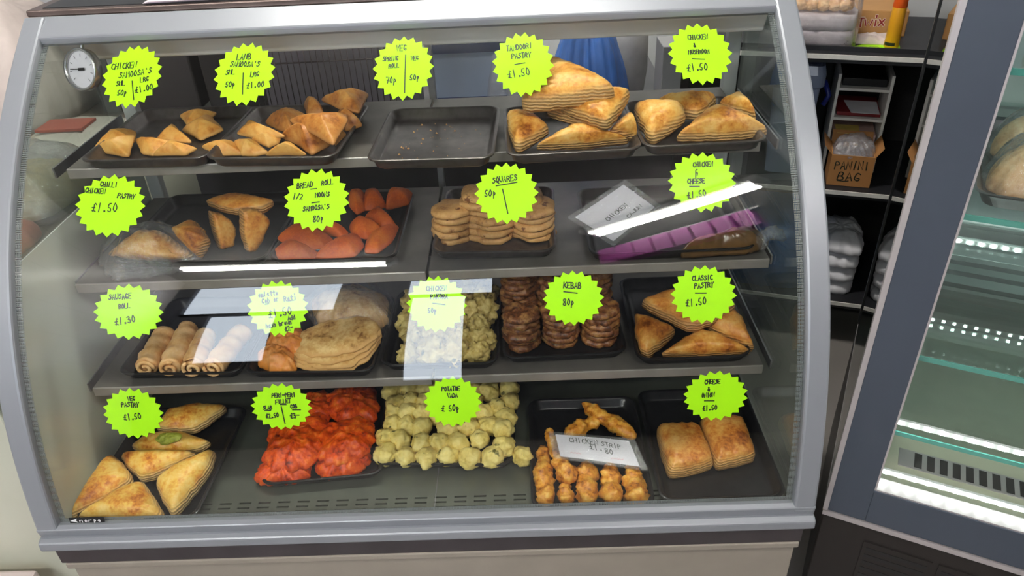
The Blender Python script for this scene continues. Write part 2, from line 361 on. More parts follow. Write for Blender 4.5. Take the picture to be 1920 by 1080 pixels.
# deck with air slots
def deck():
    mb = MB(); xs = [.050]; slots = []
    x = .085
    while x < 1.235: slots.append((x, x+.021)); xs += [x, x+.021]; x += .0338
    xs.append(1.250)
    ysl = [(.050,.0535),(.0605,.064),(.071,.0745)]; ys = [.008]+[v for a in ysl for v in a]+[.606]
    for i in range(len(xs)-1):
        for j in range(len(ys)-1):
            if i % 2 == 1 and j % 2 == 1:
                x0,x1,y0,y1 = xs[i],xs[i+1],ys[j],ys[j+1]
                mb.grid([[(x0,y0,.455),(x1,y0,.455),(x1,y1,.455),(x0,y1,.455)],[(x0,y0,.449),(x1,y0,.449),(x1,y1,.449),(x0,y1,.449)]], True); continue
            mb.quad((xs[i],ys[j],.455),(xs[i+1],ys[j],.455),(xs[i+1],ys[j+1],.455),(xs[i],ys[j+1],.455))
    return mb
import bmesh
cpart('deck', deck(), MT['deck'])
cpart('air_plenum', MB().box(.052,1.248,.01,.605,.4315,.4485), MT['black'])
cpart('deck_seam', MB().box(.6605,.6620,.009,.60,.455,.4556), MT['steel'])
# shelves in two halves each
for zt, y0, mg in ((.976,.322,.086),(.791,.263,.062),(.627,.185,.072)):
    for a,b in ((mg,.661),(.666,1.30-mg)):
        e = empty('shelf', ((a+b)/2,.45,zt), None, None); e.parent = case; e.matrix_parent_inverse = Matrix.Translation(-case.location)
        def sp(name, mb, mat, bevel=0): return obj(name, mb, mat, e, bevel=bevel)
        sp('shelf_board', MB().box(a,b,y0+.004,.600,zt-.004,zt), MT['shelf_shaded'])
        sp('front_lip', MB().box(a,b,y0,y0+.004,zt-.0165,zt+.001), MT['shelf'], .0015)
    for x in (.0505, 1.2465):
        cpart('shelf_bracket', MB().box(x,x+.003,y0+.02,.60,zt-.022,zt-.0045), MT['steel'])
# maker's badge on the glass
bd = cpart('badge', sheet(.0813,.1375,.5035,.5135,-.0012,-.0002,6), MT['black'])
# ------------------------------------------------------------------ measured places (metres)
STARS = [('chicken samosas',0.216,1.1159,(0.0479,0.0595),3,[('CHICKEN',-0.0154,0.02,0.0113,0.0096,4),("SAMOOSA'S",0.0049,0.0048,0.0111,0.0095,8),('SML',-0.0165,-0.0131,0.0089,0.0077,4),('LRG',0.0212,-0.008,0.009,0.0077,10),('50p',-0.0115,-0.0309,0.0097,0.0086,0),('£1.00',0.0226,-0.0248,0.0108,0.0094,12)],[(0.0018,-0.01,0.0089,-0.0444)]),('lamb samosas',0.3966,1.1131,(0.0491,0.0596),9,[('LAMB',-0.0035,0.032,0.0114,0.0095,0),("SAMOOSA'S",-0.0003,0.0176,0.0102,0.0086,-3),('SML',-0.0229,0.0036,0.009,0.0077,0),('LRG',0.0168,-0.0023,0.009,0.0077,0),('50p',-0.0207,-0.0191,0.0098,0.0085,0),('£1.00',0.0193,-0.0221,0.0107,0.0093,4)],[(-0.0018,0.0006,0.0003,-0.0385)]),('vegetable spring rolls',0.6489,1.112,(0.0485,0.0602),0,[('VEG',-0.0038,0.0371,0.0114,0.0094,2),('SPRING',-0.0203,0.0175,0.0081,0.0068,2),('ROLL',-0.0148,0.0042,0.008,0.0068,3),('VEG',0.0178,0.0166,0.0081,0.0068,3),('70p',-0.0184,-0.0221,0.0107,0.0092,0),('50p',0.0184,-0.0191,0.0097,0.0084,0)],[(0.0033,0.0234,0.0029,-0.0461)]),('tandoori pastry',0.8377,1.1107,(0.0488,0.0603),6,[('TANDOORI',-0.0053,0.0314,0.0102,0.0084,6),('PASTRY',-0.0024,0.0151,0.01,0.0084,3),('£1.50',-0.0076,-0.0172,0.0136,0.0116,8)],[(-0.013,-0.0013,0.003,0.0008)]),('chicken and mushroom pastry',1.1146,1.1138,(0.0499,0.0579),2,[('CHICKEN',-0.0003,0.0308,0.0092,0.0075,0),('&',-0.007,0.0159,0.008,0.0066,0),('MUSHROOM',-0.0018,0.0026,0.0079,0.0066,0),('£1.50',-0.0073,-0.0256,0.0125,0.0107,3)],[(-0.0131,-0.0097,0.0058,-0.0116)]),('chilli chicken pastry',0.2035,0.9663,(0.0545,0.0497),4,[('CHILLI',-0.0039,0.0333,0.0077,0.0074,-5),('CHICKEN',-0.0239,0.024,0.0076,0.0074,-6),('PASTRY',0.0243,0.0136,0.0076,0.0074,-8),('£1.50',-0.0084,-0.0034,0.0133,0.0131,-3)],[]),('bread roll half moon samosas',0.5188,0.9633,(0.0501,0.0497),8,[('BREAD',-0.018,0.024,0.0084,0.0081,4),('ROLL',0.016,0.0268,0.0076,0.0073,4),('1/2',-0.0284,0.0061,0.0091,0.0089,-6),('MOONS',0.0089,0.0079,0.0075,0.0073,3),("SAMOOSA'S",-0.0008,-0.0123,0.0074,0.0073,4),('80p',0.0024,-0.0296,0.009,0.0089,4)],[(-0.009,0.017,-0.0001,0.0175),(-0.0073,-0.0047,0.0041,-0.0035)]),('squares',0.8055,0.9624,(0.0483,0.0482),1,[('SQUARES',-0.0021,0.022,0.0092,0.0088,5),('50p',-0.0244,0.0006,0.0099,0.0096,0)],[(-0.0153,0.0118,0.0162,0.0163),(-0.0058,0.0064,0.001,-0.0315)]),('chicken and cheese pastry',1.098,0.9664,(0.0509,0.0472),5,[('CHICKEN',0.0032,0.0276,0.0075,0.0071,0),('f',-0.0073,0.0139,0.0108,0.0103,0),('CHEESE',-0.009,0.0016,0.0074,0.0071,0),('£1.50',-0.0096,-0.0188,0.0097,0.0095,5)],[(-0.019,-0.0062,-0.0048,-0.0068)]),('sausage rolls',0.23,0.8332,(0.0538,0.043),3,[('SAUSAGE',-0.0113,0.0241,0.008,0.0081,2),('ROLL',-0.0055,0.0094,0.0072,0.0073,4),('£1.30',-0.0061,-0.0123,0.0105,0.0105,8)],[]),('omelette cob or roti',0.4564,0.8306,(0.0466,0.0432),9,[('omlette',-0.0134,0.0229,0.0072,0.0072,5),('Cob or',-0.0106,0.0132,0.0072,0.0072,6),('Roti',0.0193,0.0153,0.008,0.008,6),('£1.50',0.0029,-0.0057,0.012,0.012,9),('Add',0.0201,-0.0144,0.0064,0.0064,6),
('hash brown',0.0003,-0.0233,0.0064,0.0064,8),('£2-',0.0151,-0.0303,0.0072,0.0072,14)],[(-0.0189,0.0071,-0.0133,0.0077),(0.0158,0.0106,0.0255,0.0119)]),('chicken pakora',0.6954,0.8287,(0.0458,0.0431),5,[('CHICKEN',0.0006,0.0239,0.0071,0.0072,0),('PAKORA',0.0041,0.0118,0.0072,0.0072,0),('50p',-0.0072,-0.0093,0.0072,0.0072,0)],[(-0.0059,0.0018,0.0123,-0.0012)]),('kebab',0.8993,0.8301,(0.0459,0.0417),0,[('KEBAB',-0.0009,0.0195,0.0087,0.0087,-4),('80p',-0.0073,-0.0057,0.0095,0.0095,-2)],[(-0.0139,0.0104,0.0058,0.0073)]),('classic pastry',1.0921,0.8285,(0.0491,0.0443),4,[('CLASSIC',-0.0012,0.0253,0.0071,0.0071,0),('PASTRY',0.0008,0.0142,0.0079,0.0078,2),('£1.50',-0.0116,-0.0107,0.0103,0.0102,5)],[(-0.0121,0.0028,0.0036,0.0022)]),('veg pastry',0.2196,0.6877,(0.0469,0.0425),0,[('VEG',0.0006,0.0248,0.0069,0.0066,0),('PASTRY',-0.0025,0.0154,0.0078,0.0074,-4),('£1.50',-0.0024,-0.0048,0.0097,0.0091,2)],[]),('peri peri fillet',0.4491,0.6907,(0.0474,0.0387),6,[('PERI-PERI',0.0054,0.0193,0.0068,0.0065,0),('FILLET',0.0035,0.009,0.0069,0.0065,3),('SLAB',-0.0214,-0.0005,0.0061,0.0057,2),('COB',0.0189,0.0006,0.0061,0.0057,2),('£2.50',-0.0156,-0.0139,0.007,0.0066,4),('£3-',0.0188,-0.0152,0.0088,0.0082,4)],[(-0.0012,0.004,0.0078,0.0036),(-0.0261,-0.0052,-0.017,-0.0051),(0.0166,-0.0054,0.0289,-0.0058),(0.0,0.0004,0.0025,-0.0279)]),('potato vada',0.7116,0.6892,(0.045,0.0421),3,[('POTATOE',-0.0016,0.022,0.0068,0.0065,0),('VADA',0.0002,0.0108,0.0069,0.0065,0),('£ 50p',-0.0043,-0.0099,0.0096,0.0089,2)],[]),('cheese and onion pastry',1.11,0.6846,(0.049,0.0411),7,[('CHEESE',-0.0053,0.0237,0.0068,0.0064,0),('&',-0.0107,0.0128,0.0068,0.0064,0),('ONION',-0.0113,0.0026,0.0069,0.0064,2),('£1.50',-0.0083,-0.0184,0.0079,0.0073,2)],[(-0.0167,-0.0068,-0.0022,-0.0073)])]
FOOD = [('samosa','T1',[(0.1087,0.3831,0.987),(0.1094,0.4393,0.991),(0.1595,0.4376,0.993),(0.1731,0.3973,0.989)],0.016,0.004),('samosa','T1',[(0.1001,0.382,0.981),(0.1802,0.3509,0.981),(0.1755,0.4019,1.001)],0.018,0.004),('samosa','T1',[(0.2064,0.3938,0.989),(0.2185,0.4584,0.993),(0.2798,0.3788,0.991)],0.018,0.004),('samosa','T1',[(0.1698,0.4063,0.989),(0.2111,0.4004,0.991),(0.2401,0.3852,0.991),(0.2208,0.3521,0.981),(0.1959,0.364,0.981)],0.015,0.004),('samosa','T1',[(0.2183,0.3536,0.981),(0.2402,0.3865,0.993),(0.2925,0.3612,0.987),(0.2747,0.3492,0.981)],0.016,0.004),('samosa','T1',[(0.2058,0.5165,0.991),(0.2481,0.5311,0.993),(0.2756,0.516,0.993),(0.2634,0.4905,0.987),(0.2307,0.4798,0.985)],0.014,0.004),('samosa','T1',[(0.2305,0.455,0.985),(0.2679,0.5006,0.995),(0.3114,0.4438,0.987),(0.2774,0.4133,0.981)],0.018,0.004),('samosa','T2',[(0.2971,0.3675,0.987),(0.3493,0.3756,0.991),(0.3742,0.341,0.981),(0.3311,0.3421,0.981)],0.016,0.004),('samosa','T2',[(0.3471,0.4042,0.993),(0.3623,0.436,1.005),(0.4418,0.3692,0.999),(0.3936,0.3742,0.993)],0.018,0.004),('samosa','T2',[(0.3487,0.3785,0.989),(0.3864,0.3715,0.993),(0.4167,0.3433,0.981),(0.3944,0.3344,0.981),(0.3711,0.338,0.981)],0.016,0.004),('samosa','T2',[(0.3799,0.3757,0.993),(0.3966,0.3844,0.995),(0.4295,0.3773,0.993),(0.4263,0.3683,0.987),(0.4124,0.3575,0.985)],0.015,0.004),('samosa','T2',[(0.4113,0.3353,0.981),(0.4503,0.3577,0.993),(0.4831,0.3292,0.981)],0.018,0.004),('lamb_samosa','T2',[(0.513,0.3942,0.985),(0.5284,0.4018,0.989),(0.5354,0.3959,0.989),(0.5219,0.3611,0.983)],0.016,0.004),('lamb_samosa','T2',[(0.3826,0.4528,0.993),(0.4309,0.481,1.003),(0.4597,0.448,1.003),(0.4506,0.3759,1.001),(0.4167,0.4096,0.995)],0.022,0.004),('lamb_samosa','T2',[(0.4365,0.516,1.001),(0.47,0.5085,1.001),(0.4854,0.4623,1.001),(0.4547,0.462,1.001)],0.02,0.004),('lamb_samosa','T2',[(0.4254,0.3885,0.991),(0.4386,0.4183,0.993),(0.5169,0.3588,0.985),(0.4895,0.3273,0.981),(0.4583,0.3678,0.983)],0.03,0.004),('lamb_samosa','T2',[(0.5113,0.4625,1.005),(0.5587,0.4212,0.993),(0.534,0.4025,0.991),(0.5105,0.4205,1.001)],0.022,0.004),('lamb_samosa','T2',[(0.4709,0.5101,1.011),(0.5608,0.5113,1.019),(0.5541,0.4327,1.011),(0.523,0.4499,1.011)],0.022,0.004),('lamb_samosa','T2',[(0.4419,0.3943,1.017),(0.5372,0.408,1.017),(0.5448,0.3809,1.017),(0.5334,0.3074,1.003)],0.02,0.004),('puff','T4',[(0.8081,0.3994,1.001),(0.8465,0.3964,1.001),(0.8764,0.344,0.995),(0.8224,0.2969,0.981)],0.02,0.014),('puff','T4',[(0.9664,0.3187,1.001),(0.9966,0.3627,1.011),(1.008,0.3277,0.981)],0.02,0.014),('puff','T4',[(0.848,0.3096,0.981),(0.9195,0.345,1.003),(1.0076,0.321,0.981)],0.022,0.014),('puff','T4',[(0.8701,0.385,1.011),(0.9388,0.3941,1.017),(0.9768,0.3362,1.011),(0.9574,0.3175,1.005)],0.012,0.016),('puff','T4',[(0.8901,0.3641,1.027),(0.9785,0.3814,1.041),(1.008,0.3714,1.041),(0.9644,0.2928,1.015)],0.014,0.016),('puff','T4',[(0.829,0.3363,1.033),(0.8897,0.4785,1.063),(0.9875,0.333,1.053)],0.02,0.02),('puff','T5',[(1.0573,0.4478,0.993),
(1.1722,0.4563,0.995),(1.1232,0.3785,0.993)],0.02,0.012),('puff','T5',[(1.1641,0.4212,0.995),(1.2034,0.4408,0.999),(1.216,0.3569,0.993)],0.022,0.012),('puff','T5',[(1.0213,0.4123,1.001),(1.1005,0.3951,1.007),(1.0954,0.3529,1.001),(1.0436,0.3172,0.981),(1.0347,0.3248,0.981)],0.022,0.014),('puff','T5',[(1.0744,0.3206,0.981),(1.1493,0.3854,1.007),(1.2295,0.3236,0.983)],0.026,0.012),('puff','A',[(0.2112,0.3641,0.83),(0.2408,0.3893,0.836),(0.2828,0.3341,0.826),(0.2587,0.3279,0.796)],0.03,0.012),('slab_puff','A',[(0.2713,0.3778,0.8681),(0.2871,0.3872,0.8548),(0.3003,0.3925,0.8292),(0.2935,0.3808,0.7965),(0.2746,0.3647,0.7965)],0.008,0.022),('slab_puff','A',[(0.3293,0.3695,0.8735),(0.353,0.3856,0.8643),(0.3665,0.3908,0.8368),(0.3418,0.3633,0.7965),(0.327,0.3526,0.7965)],0.008,0.022),('puff','A',[(0.2549,0.4138,0.858),(0.2993,0.4342,0.862),(0.3835,0.3978,0.862),(0.3715,0.3797,0.856),(0.3163,0.3752,0.856)],0.008,0.012),('wrapped_puff','A',[(0.0862,0.3506,0.796),(0.1688,0.3614,0.846),(0.2483,0.3375,0.796),(0.2088,0.3294,0.796)],0.03,0.016),('half_moon','B',[(0.4921,0.4932,0.808),(0.4847,0.5427,0.808),(0.5132,0.5459,0.808),(0.5297,0.4698,0.808),(0.5147,0.4515,0.808)],0.022,0.004),('half_moon','B',[(0.5253,0.4689,0.808),(0.5161,0.5399,0.808),(0.5448,0.5424,0.808),(0.5667,0.48,0.808),(0.5474,0.467,0.808)],0.022,0.004),('half_moon','B',[(0.5675,0.4653,0.808),(0.5633,0.5407,0.808),(0.6139,0.5326,0.808),(0.6108,0.4883,0.808)],0.022,0.004),('half_moon','B',[(0.4068,0.4317,0.808),(0.4569,0.4059,0.808),(0.512,0.3834,0.808),(0.5054,0.365,0.808),(0.4753,0.3733,0.808)],0.022,0.004),('half_moon','B',[(0.5302,0.4335,0.806),(0.5551,0.4703,0.806),(0.5977,0.4013,0.806),(0.5694,0.3963,0.806)],0.022,0.004),('half_moon','B',[(0.5088,0.4042,0.806),(0.5213,0.4336,0.806),(0.573,0.3912,0.806),(0.5491,0.3565,0.806),(0.5207,0.3733,0.806)],0.022,0.004),('half_moon','B',[(0.5518,0.3157,0.802),(0.548,0.3563,0.802),(0.6002,0.4098,0.802),(0.5949,0.3527,0.802),(0.5749,0.3129,0.802)],0.022,0.004),('half_moon','B',[(0.3884,0.3612,0.812),(0.4063,0.4007,0.812),(0.4433,0.3917,0.812),(0.4923,0.3485,0.812),(0.4814,0.3202,0.812),(0.4545,0.3167,0.812),(0.4173,0.3333,0.812)],0.022,0.004),('half_moon','B',[(0.4655,0.3059,0.802),(0.5008,0.3542,0.802),(0.5316,0.3761,0.802),(0.5463,0.3394,0.802),(0.5375,0.3059,0.802),(0.5012,0.2952,0.802)],0.022,0.004),('half_moon','B',[(0.3855,0.3233,0.8),(0.4001,0.358,0.8),(0.4398,0.3464,0.8),(0.4753,0.315,0.8),(0.4612,0.3015,0.8),(0.3995,0.306,0.8)],0.022,0.004),('puff','I',[(1.1418,0.2597,0.652),(1.1913,0.302,0.662),(1.2016,0.2841,0.662),(1.2193,0.2127,0.632)],0.02,0.014),('puff','I',[(1.0251,0.3035,0.652),(1.092,0.249,0.656),(1.0365,0.2091,0.632),(1.0253,0.2185,0.632)],0.022,0.014),('puff','I',[(1.0531,0.2102,0.632),(1.1339,0.2536,0.654),(1.2173,0.2077,0.632)],0.022,0.014),('puff','I',[(1.0321,0.3064,0.674),(1.0968,0.334,0.68),(1.2003,0.2811,0.68),(1.1162,0.2286,0.668)],0.014,0.016),('veg_puff','J',[(0.1203,0.2375,0.473),(0.1289,0.2819,0.479),
(0.1812,0.2991,0.475),(0.2386,0.2923,0.473),(0.192,0.2328,0.467)],0.016,0.012),('open_puff','J',[(0.0873,0.1975,0.471),(0.1139,0.2227,0.477),(0.1676,0.2253,0.479),(0.2364,0.2023,0.471),(0.217,0.1875,0.463),(0.1266,0.1811,0.463)],0.016,0.014),('veg_puff','J',[(0.082,0.1691,0.475),(0.2307,0.167,0.475),(0.1439,0.1129,0.465)],0.022,0.014),('veg_puff','J',[(0.0504,0.0326,0.461),(0.066,0.1733,0.475),(0.1333,0.107,0.471)],0.024,0.014),('veg_puff','J',[(0.1709,0.1069,0.473),(0.2525,0.1749,0.475),(0.2613,0.1373,0.473),(0.2272,0.0323,0.461)],0.024,0.014),('veg_puff','J',[(0.0574,0.0368,0.461),(0.1477,0.105,0.477),(0.2163,0.0316,0.461)],0.024,0.014),('fillet','K',[(0.4236,0.31,0.473),(0.4619,0.3447,0.473),(0.5188,0.3446,0.473),(0.5345,0.2459,0.473),(0.4805,0.2434,0.473),(0.4364,0.2662,0.473)],0.02,0.008),('fillet','K',[(0.366,0.3151,0.471),(0.4257,0.3346,0.471),(0.4466,0.2679,0.471),(0.4046,0.2287,0.471),(0.3733,0.2403,0.471)],0.02,0.008),('fillet','K',[(0.3533,0.1484,0.477),(0.3445,0.2253,0.477),(0.3832,0.2488,0.477),(0.4343,0.262,0.477),(0.4522,0.2103,0.477),(0.4024,0.1694,0.477)],0.02,0.008),('fillet','K',[(0.4487,0.1174,0.463),(0.4433,0.1581,0.463),(0.5262,0.1731,0.463),(0.5402,0.1493,0.463),(0.5154,0.1169,0.463)],0.018,0.008),('fillet','K',[(0.3441,0.1078,0.463),(0.3467,0.1485,0.463),(0.4292,0.145,0.463),(0.441,0.1222,0.463),(0.4043,0.1084,0.463)],0.016,0.008),('fillet','K',[(0.36,0.1288,0.483),(0.3564,0.1988,0.483),(0.4087,0.221,0.483),(0.4429,0.2095,0.483),(0.4524,0.1566,0.483),(0.4407,0.1254,0.483),(0.3937,0.1142,0.483)],0.02,0.008),('fillet','K',[(0.4505,0.1339,0.483),(0.4439,0.2045,0.483),(0.4698,0.2332,0.483),(0.5334,0.2343,0.483),(0.5439,0.1999,0.483),(0.5365,0.1483,0.483),(0.5001,0.1273,0.483)],0.02,0.008),('omelette','F',[(0.3651,0.2524,0.642),(0.3572,0.3017,0.642),(0.4082,0.307,0.642),(0.4293,0.275,0.642),(0.434,0.2315,0.642)],0.022,0.008),('omelette','F',[(0.3475,0.2422,0.634),(0.3605,0.263,0.634),(0.4004,0.2651,0.634),(0.4197,0.2298,0.634),(0.4214,0.201,0.634),(0.3852,0.2009,0.634),(0.3589,0.2207,0.634)],0.024,0.008),('slice','N',[(1.1371,0.2161,0.467),(1.2173,0.2183,0.467),(1.2195,0.1264,0.461),(1.1449,0.1041,0.461)],0.02,0.016),('slice','N',[(1.0569,0.2026,0.467),(1.134,0.2014,0.467),(1.1439,0.1098,0.461),(1.0612,0.0887,0.461)],0.022,0.016)]
BALLS = [(0,0.5656,0.1526,0.478),(0,0.603,0.1466,0.478),(0,0.6421,0.1442,0.478),(0,0.6782,0.146,0.478),(0,0.7193,0.1415,0.478),(0,0.7579,0.1408,0.478),(1,0.5614,0.1891,0.485),(1,0.5911,0.1842,0.485),(1,0.6286,0.1755,0.485),(1,0.6638,0.1739,0.485),(1,0.6952,0.1724,0.485),(1,0.7362,0.1793,0.485),(1,0.776,0.1584,0.485),(2,0.5714,0.2209,0.487),(2,0.5993,0.2141,0.487),(2,0.6276,0.2128,0.487),(2,0.675,0.2033,0.487),(2,0.715,0.2068,0.487),(2,0.7493,0.2125,0.487),(2,0.7762,0.1985,0.487),(3,0.5703,0.2491,0.487),(3,0.5975,0.2516,0.487),(3,0.6239,0.2504,0.487),(3,0.6532,0.2451,0.487),(3,0.7108,0.2423,0.487),(3,0.7393,0.2467,0.487),(3,0.7652,0.2589,0.487),(4,0.5691,0.2783,0.487),(4,0.5978,0.2848,0.487),(4,0.6266,0.2775,0.487),(4,0.6562,0.274,0.487),(4,0.688,0.2744,0.487),(4,0.7172,0.2749,0.487),(4,0.7837,0.2313,0.487),(5,0.5567,0.3197,0.485),(5,0.5906,0.3221,0.485),(5,0.6189,0.3269,0.485),(5,0.6525,0.3189,0.485),(5,0.6878,0.3212,0.485),(5,0.7181,0.3155,0.485),(5,0.7468,0.3099,0.485),(5,0.7901,0.2755,0.485),(6,0.5848,0.3587,0.483),(6,0.6182,0.3613,0.483),(6,0.6522,0.3551,0.483),(6,0.6883,0.3575,0.483),(6,0.7219,0.3536,0.483),(6,0.7554,0.3497,0.483),(6,0.7886,0.3184,0.483)]
LONE = (0.8121,0.1443,0.472)
STRIPS = [([(0.8482,0.0326,0.477),(0.8476,0.0963,0.477),(0.8511,0.1634,0.477)],0.0175),([(0.884,0.0358,0.474),(0.8818,0.0765,0.474)],0.014),([(0.894,0.0683,0.487),(0.8819,0.1027,0.487),(0.8736,0.1295,0.487)],0.018),([(0.9161,0.0319,0.477),(0.92,0.0764,0.477),(0.9257,0.1236,0.477)],0.0185),([(0.9604,0.0282,0.477),(0.9595,0.0748,0.477),(0.9627,0.1176,0.477)],0.018),([(0.9985,0.0267,0.477),(0.9983,0.069,0.477),(0.9993,0.1116,0.477)],0.0195),([(0.8731,0.1189,0.491),(0.863,0.1674,0.491),(0.86,0.1915,0.491)],0.011),([(0.8904,0.188,0.479),(0.9227,0.2085,0.479),(0.9554,0.2245,0.479)],0.015),([(1.0148,0.1669,0.487),(0.9869,0.1995,0.487),(0.962,0.2231,0.487),(0.9271,0.2636,0.487)],0.0155)]
SLEEVE_M = [(0.8712,0.153,0.516),(0.997,0.1311,0.516),(1.0098,0.0852,0.501),(0.8775,0.1088,0.507)]
SLEEVE_D = [(0.9149,0.3,0.8651),(0.9934,0.3,0.9211),(1.0467,0.3,0.8784),(0.9802,0.3,0.8167)]
ROLLS = [((0.1641,0.209,0.652),(0.1604,0.3064,0.654)),((0.2074,0.2046,0.652),(0.2004,0.3179,0.654)),((0.2483,0.2024,0.652),(0.2411,0.2924,0.654)),((0.2845,0.2025,0.652),(0.3051,0.3023,0.654))]
ROTI = [(0.4929,0.2344,0.652),(0.4184,0.2281,0.652),(0.57,0.2623,0.652),(0.499,0.1993,0.632)]
ROTI2 = [(0.4164,0.3858,0.662),(0.4477,0.3199,0.662),(0.5122,0.2972,0.662),(0.5648,0.3079,0.662),(0.5585,0.3919,0.662),(0.4881,0.4337,0.662)]
SQ = [((0.755,0.3549,0.796),7),((0.8311,0.3587,0.796),6),((0.7031,0.3473,0.796),5),((0.7771,0.3416,0.796),6),((0.8477,0.34,0.796),5)]
KEB = [((0.8134,0.2515,0.632),10),((0.8837,0.2528,0.632),9),((0.9556,0.254,0.632),9),((0.8165,0.2407,0.632),6),((0.8865,0.2446,0.632),6),((0.9596,0.2458,0.632),6)]
PARCEL = [(1.0871,0.2684,0.796),(1.1263,0.2867,0.806),(1.2276,0.328,0.806),(1.2369,0.309,0.796),(1.2222,0.2796,0.796),(1.154,0.2719,0.796)]
PARCEL_END = [(1.2173,0.2795,0.816),(1.243,0.295,0.816),(1.2675,0.2843,0.816)]
BADGE = [(0.08128282302126322,0.10997232306174241),(0.1375344259741258,0.10781714541059699),(0.11159126573074618,0.11532442196003961),(0.10777250611871025,0.1012941119142336),0.5085100926100952]
# ------------------------------------------------------------------ trays
def rrect(x0, x1, y0, y1, r, n=5):
    pts = []
    for cx,cy,a0 in ((x1-r,y0+r,-90),(x1-r,y1-r,0),(x0+r,y1-r,90),(x0+r,y0+r,180)):
        for k in range(n+1):
            a = math.radians(a0+90*k/n); pts.append((cx+r*math.cos(a), cy+r*math.sin(a)))
    return pts
def tray(key, x0, x1, y0, y1, z, rot, mat, label, h=.021, fl=.009, group='baking trays in the counter'):
    cx, cy = (x0+x1)/2, (y0+y1)/2; a, b = (x1-x0)/2, (y1-y0)/2
    mb = MB(); rows = []
    for ins, zz, r in ((fl+.012,.003,.012),(fl+.004,.0032,.016),(fl,.006,.018),(.004,h-.002,.020),(.0015,h,.021),(-.001,h+.0008,.022),(-.003,h-.0005,.023),(-.0025,h-.003,.023),(.003,h-.004,.02),(fl-.002,.004,.017),(fl+.003,.0003,.015),(fl+.012,0,.012)):
        rows.append([(x,y,zz) for x,y in rrect(-a+ins,a-ins,-b+ins,b-ins,r)])
    mb.grid(rows, True); n = len(rows[0])
    mb.f.append(tuple(range(n))); mb.f.append(tuple((len(rows)-1)*n+i for i in range(n-1,-1,-1)))
    ca, sa = math.cos(rot), math.sin(rot)
    mb.v = [(cx+x*ca-y*sa, cy+x*sa+y*ca, z+q) for x,y,q in mb.v]
    o = obj('baking_tray', mb, mat, smooth=True, label=label, cat='tray', group=group)
    o.data.set_sharp_from_angle(angle=math.radians(60))
    return o
R = math.radians
TRAYS = [
 ('T1',.126,.332,.304,.545,.9765,R(-2),'tray','grey baking tray of small chicken samosas, leftmost on the top shelf'),
 ('T2',.337,.546,.290,.530,.9765,R(-4),'tray','grey baking tray under the heap of lamb samosas on the top shelf'),
 ('T3',.597,.789,.258,.488,.9765,R(-2),'tray','empty grey baking tray with crumbs on the top shelf'),
 ('T4',.806,1.010,.263,.478,.9765,R(2),'tray','grey baking tray under the tall stack of tandoori pastries'),
 ('T5',1.017,1.205,.275,.482,.9765,R(2),'tray','grey baking tray of chicken and mushroom pastries at the right end of the top shelf'),
 ('A',.118,.388,.296,.560,.7915,R(-2),'traydk','black baking tray of chilli chicken pastries on the second shelf'),
 ('B',.396,.612,.284,.540,.7915,R(-1),'traydk','black baking tray of orange half moons on the second shelf'),
 ('C',.676,.884,.290,.540,.7915,R(-2),'tray','grey baking tray of round potato squares stacked in piles'),
 ('D',.938,1.212,.268,.520,.7915,R(1),'traydk','black tray holding a wrapped brown parcel on the second shelf'),
 ('E',.121,.335,.196,.430,.6275,R(-2),'traydk','black baking tray of sausage rolls on the third shelf'),
 ('F',.345,.566,.187,.420,.6275,R(-2),'traydk','black baking tray of omelettes and flatbreads on the third shelf'),
 ('G',.578,.776,.196,.430,.6275,R(-1),'traydk','black baking tray of craggy pakora on the third shelf'),
 ('H',.784,.994,.209,.450,.6275,R(2),'traydk','black baking tray of brown kebab patties in piles'),
 ('I',1.015,1.205,.190,.445,.6275,R(0),'traydk','black baking tray of classic pastries at the right of the third shelf'),
 ('J',.066,.270,.030,.300,.4555,R(-2),'traydk','black baking tray of veg pastries at the bottom left of the counter'),
 ('K',.345,.552,.104,.400,.4555,R(5),'traydk','black baking tray of orange-red spiced fillets on the deck'),
 ('L',.556,.800,.130,.420,.4555,R(-3),'traydk','black baking tray full of yellow potato balls on the deck'),
 ('M',.828,1.026,.024,.290,.4555,R(0),'traydk','black baking tray of fried chicken strips on the deck'),
 ('N',1.040,1.243,.034,.305,.4555,R(0),'traydk','black baking tray with only two rectangular pastries on the deck'),
]
for t in TRAYS:
    k,x0,x1,y0,y1,z,rt,mt,lb = t
    tray(k, x0, x1, y0, y1, z, rt, MT[mt], lb)
# ------------------------------------------------------------------ food builders
def fr3(p, o=4): return noise.fractal(p, 1.0, 2.0, o)
def resample(pts, n, corner=.16, it=3, bow=0.0):
    P = [Vector(p) for p in pts]; k = len(P); c = sum(P, Vector())/k
    Q = []
    for i in range(k):
        a, b = P[i], P[(i+1)%k]
        for j in range(10):
            t = j/10; q = a.lerp(b, t); q += (q-c).normalized()*bow*math.sin(math.pi*t)*(b-a).length; Q.append(q)
    for _ in range(it):
        Q = [Q[i]*.5+(Q[i-1]+Q[(i+1)%len(Q)])*.25 for i in range(len(Q))]
    d = [0.0]
    for i in range(len(Q)): d.append(d[-1]+(Q[(i+1)%len(Q)]-Q[i]).length)
    out = []; j = 0
    for s in range(n):
        g = d[-1]*s/n
        while d[j+1] < g: j += 1
        t = (g-d[j])/max(1e-9,(d[j+1]-d[j])); out.append(Q[j].lerp(Q[(j+1)%len(Q)], t))
    return out
